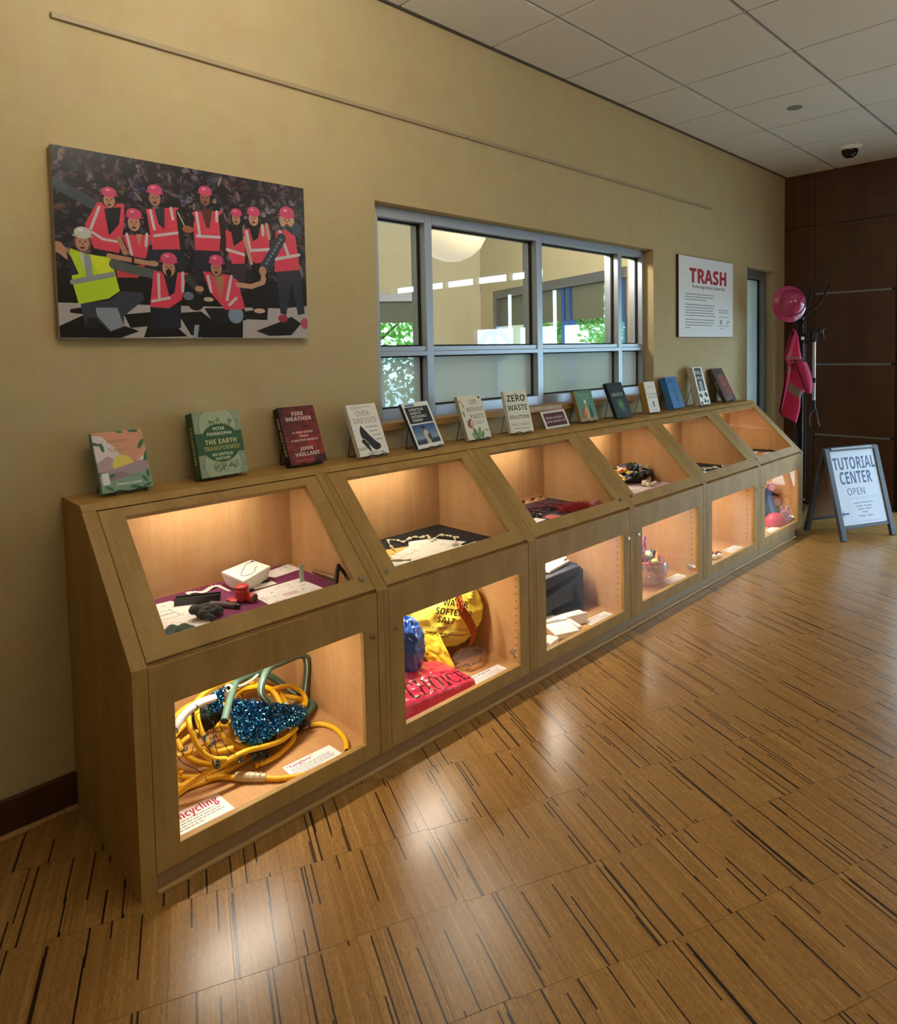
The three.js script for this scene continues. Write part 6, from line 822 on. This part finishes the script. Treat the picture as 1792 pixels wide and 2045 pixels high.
  const fold = (u, w) => { const a = L.getPoint(w), b = Rr.getPoint(w); const x = a.x + (b.x - a.x) * u, y = a.y + (b.y - a.y) * u; return [x, y, (0.018 + 0.03 * w) * Math.sin(9 * u + 2.2 * w) * Math.sqrt(w) + 0.02 * Math.sin(Math.PI * u)]; };
  part('cloth', sheet((u, w) => { const p = fold(u, w); return p; }, 40, 60), std({ map: vt, roughness: 0.75, side: THREE.DoubleSide }), v);
  { const g = v.children[0].geometry, uv = g.attributes.uv; for (let i = 0; i < uv.count; i++) uv.setXY(i, uv.getX(i), 1 - uv.getY(i)); }
  part('cloth', sheet((u, w) => { const p = fold(u, w); return [p[0] * 0.95 - 0.006, p[1] + 0.02, p[2] - 0.03 - 0.01 * Math.sin(6 * u)]; }, 24, 40), std({ color: '#a3265a', roughness: 0.8, side: THREE.DoubleSide }), v);
  const hem = std({ color: '#3a0f20', roughness: 0.8 }), edge = (f, n = 30) => tube(Array.from({ length: n }, (_, i) => { const p = f(i / (n - 1)); return [p[0], p[1], p[2] + 0.002]; }), 0.0042, 60, 6);
  part('hem', edge((s) => fold(s, 1)), hem, v);
  part('lapel', sheet((u, w) => { const y = 1.285 - 0.255 * w, x0 = -0.10 + 0.10 * w, x1 = 0.0 + 0.05 * Math.sin(2.2 * w); return [x0 + (x1 - x0) * u, y + 0.025 * (1 - u) * (1 - w), 0.05 + 0.016 * Math.sin(Math.PI * u)]; }, 16, 20), std({ color: '#bd2a62', roughness: 0.75, side: THREE.DoubleSide }), v); part('hem', edge((w) => [-0.10 + 0.10 * w, 1.31 - 0.28 * w, 0.053]), hem, v); part('hem', edge((u) => [-0.14 + 0.14 * u, 1.30 + 0.01 * Math.sin(3.1 * u) - 0.012 * u, 0.056]), hem, v); part('flap', sheet((u, w) => [-0.15 + 0.13 * u, 1.31 - 0.04 * w + 0.012 * Math.sin(3 * u), 0.036 + 0.012 * w], 12, 6), std({ color: '#c8306a', roughness: 0.75, side: THREE.DoubleSide }), v);
  part('care_tag', bx(-0.025, 0.0, 1.47, 1.495, 0.01, 0.012), M.paper, v);
  // litter grabber
  const gr = thing('litter_grabber', 'white litter grabber tool hanging from the coat rack', 'grabber', at(0.085, 0, 0.05), T), gw = std({ color: '#cfd3da', roughness: 0.3, metalness: 0.3 });
  part('tube', rod([0, 1.15, 0], [0, 1.462, 0], 0.0125, 0.0125, 18), gw, gr); part('tube', rod([0, 0.972, 0], [0, 1.12, 0], 0.0125, 0.0125, 18), gw, gr); part('joint', rod([0, 1.115, 0], [0, 1.155, 0], 0.0145, 0.0145, 16), M.black, gr);
  part('handle', [tube([[0.0, 1.45, 0], [0.0, 1.5, 0], [0.03, 1.535, 0.0], [0.065, 1.565, 0.01]], 0.016, 24, 10), rod([0.055, 1.55, 0.01], [0.07, 1.48, 0.01], 0.011, 0.008), bx(-0.03, 0.02, 1.47, 1.54, -0.02, 0.02, 0.008)], M.black, gr); part('grip', rod([0.035, 1.53, 0.016], [0.07, 1.557, 0.02], 0.012, 0.012, 12), std({ color: '#4a3a48', roughness: 0.5 }), gr); part('trigger', tube([[0.02, 1.5, 0.0], [0.05, 1.485, 0.01], [0.068, 1.465, 0.01]], 0.006, 14, 8), M.black, gr);
  part('head', [rod([0, 0.90, 0], [0, 0.975, 0], 0.015, 0.011, 14), bx(-0.024, 0.024, 0.868, 0.905, -0.01, 0.01, 0.005)], M.black, gr); for (const s of [-1, 1]) part('claw', [tube([[s * 0.012, 0.885, 0], [s * 0.03, 0.84, 0], [s * 0.034, 0.80, 0], [s * (s < 0 ? 0.026 : 0.05), 0.755, 0]], 0.0045, 20, 8)], std({ color: '#6a5e58', roughness: 0.5 }), gr);
  single('drawstring', 'thin pale cord hanging down along the coat rack pole', 'cord', tube([[0.012, 1.49, 0.032], [0.016, 1.3, 0.03], [0.0, 1.12, 0.03], [0.004, 0.9, 0.03], [0.0, 0.72, 0.03]], 0.0022, 40, 6), std({ color: '#8f8a84', roughness: 0.6 }), O, T);
}
{ // A-frame sign
  const t = thing('a_frame_sign', 'dark framed folding pavement sign reading TUTORIAL CENTER', 'sign', [4.7944 + 0.2263, 0, 0.8605 + 0.107], -Math.atan2(0.4275, 0.904)), fm = std({ color: '#3a3f4a', roughness: 0.5 });
  const ht = 0.654, lean = Math.atan2(0.165, ht), up = Math.hypot(0.165, ht), tilt = (g, s) => { g.rotateX(-s * lean); if (s < 0) { g.translate(0, 0, -0.33); } return g; };
  const poster = canvasTex(640, 836, (g, w, h) => {
    g.fillStyle = '#dbe6f6'; g.fillRect(0, 0, w, h); g.textBaseline = 'alphabetic'; const c = '#22427c', X = (a) => (a - 0.045) / 0.432 * w, Yp = (u) => (0.655 - u) / 0.545 * h;
    const fit = (s, x0, x1, base, hh, font = 'bold') => { g.save(); g.font = `${font} 100px sans-serif`; const m = g.measureText(s); g.translate(X(x0), Yp(base)); g.scale((X(x1) - X(x0)) / m.width, Math.abs(Yp(base + hh) - Yp(base)) / 72); g.fillStyle = g.strokeStyle = c; g.textAlign = 'left'; g.fillText(s, 0, 0); g.restore(); };
    fit('TUTORIAL', 0.052, 0.466, 0.513, 0.09); fit('CENTER', 0.088, 0.404, 0.406, 0.09); fit('OPEN', 0.135, 0.315, 0.323, 0.05, 'normal');
    g.strokeStyle = '#8fa4c8'; g.lineWidth = 2; g.strokeRect(X(0.13), Yp(0.302), X(0.43) - X(0.13), Yp(0.125) - Yp(0.302)); g.strokeRect(X(0.145), Yp(0.295), X(0.405) - X(0.145), Yp(0.13) - Yp(0.295));
    g.fillStyle = '#2a3f70'; g.textAlign = 'center'; g.font = 'bold 25px sans-serif'; [['Peoples Tutorial Center', 0.258], ['Monday - Thursday', 0.234], ['9:00am - 7:00pm', 0.211], ['Friday', 0.188], ['10:00am - 3:00pm', 0.162]].forEach(([s, u]) => g.fillText(s, X(0.272), Yp(u)));
    g.fillStyle = c; g.fillRect(X(0.052), Yp(0.199), X(0.115) - X(0.052), 18); fillPoly(g, [[X(0.046), Yp(0.193)], [X(0.068), Yp(0.222)], [X(0.06), Yp(0.193)], [X(0.068), Yp(0.164)]], c);
  });
  part('poster', tilt(new THREE.BoxGeometry(0.432, 0.545, 0.003).translate(0.008, 0.11 + 0.2725, -0.006), 1).translate(0, 0, 0), std({ map: poster, roughness: 0.5 }), t);
  part('backing', tilt(bx(-0.215, 0.23, 0.105, 0.66, -0.018, -0.009), 1), std({ color: '#b08d6a', roughness: 0.8 }), t);
  for (const s of [1, -1]) {
    for (const k of [-1, 1]) part('leg', tilt(bx(k < 0 ? -0.26 : 0.222, k < 0 ? -0.214 : 0.268, 0.004, up, -0.02, 0.004, 0.003), s), fm, t);
    part('top_rail', tilt(bx(-0.214, 0.222, up - 0.022, up + 0.002, -0.02, 0.004, 0.003), s), fm, t); part('cross_rail', tilt(bx(-0.214, 0.222, 0.085, 0.106, -0.02, 0.0, 0.002), s), fm, t);
  }
  part('back_board', tilt(bx(-0.214, 0.222, 0.106, 0.56, -0.014, -0.007), -1), std({ color: '#8a6c50', roughness: 0.85 }), t);
  part('hinge', bx(-0.2, 0.2, ht - 0.01, ht + 0.004, -0.175, -0.155, 0.002), M.aluDull, t);
}
scene.traverse((o) => { if (o.isLight && o.shadow) o.castShadow = true; });
renderer.render(scene, camera);
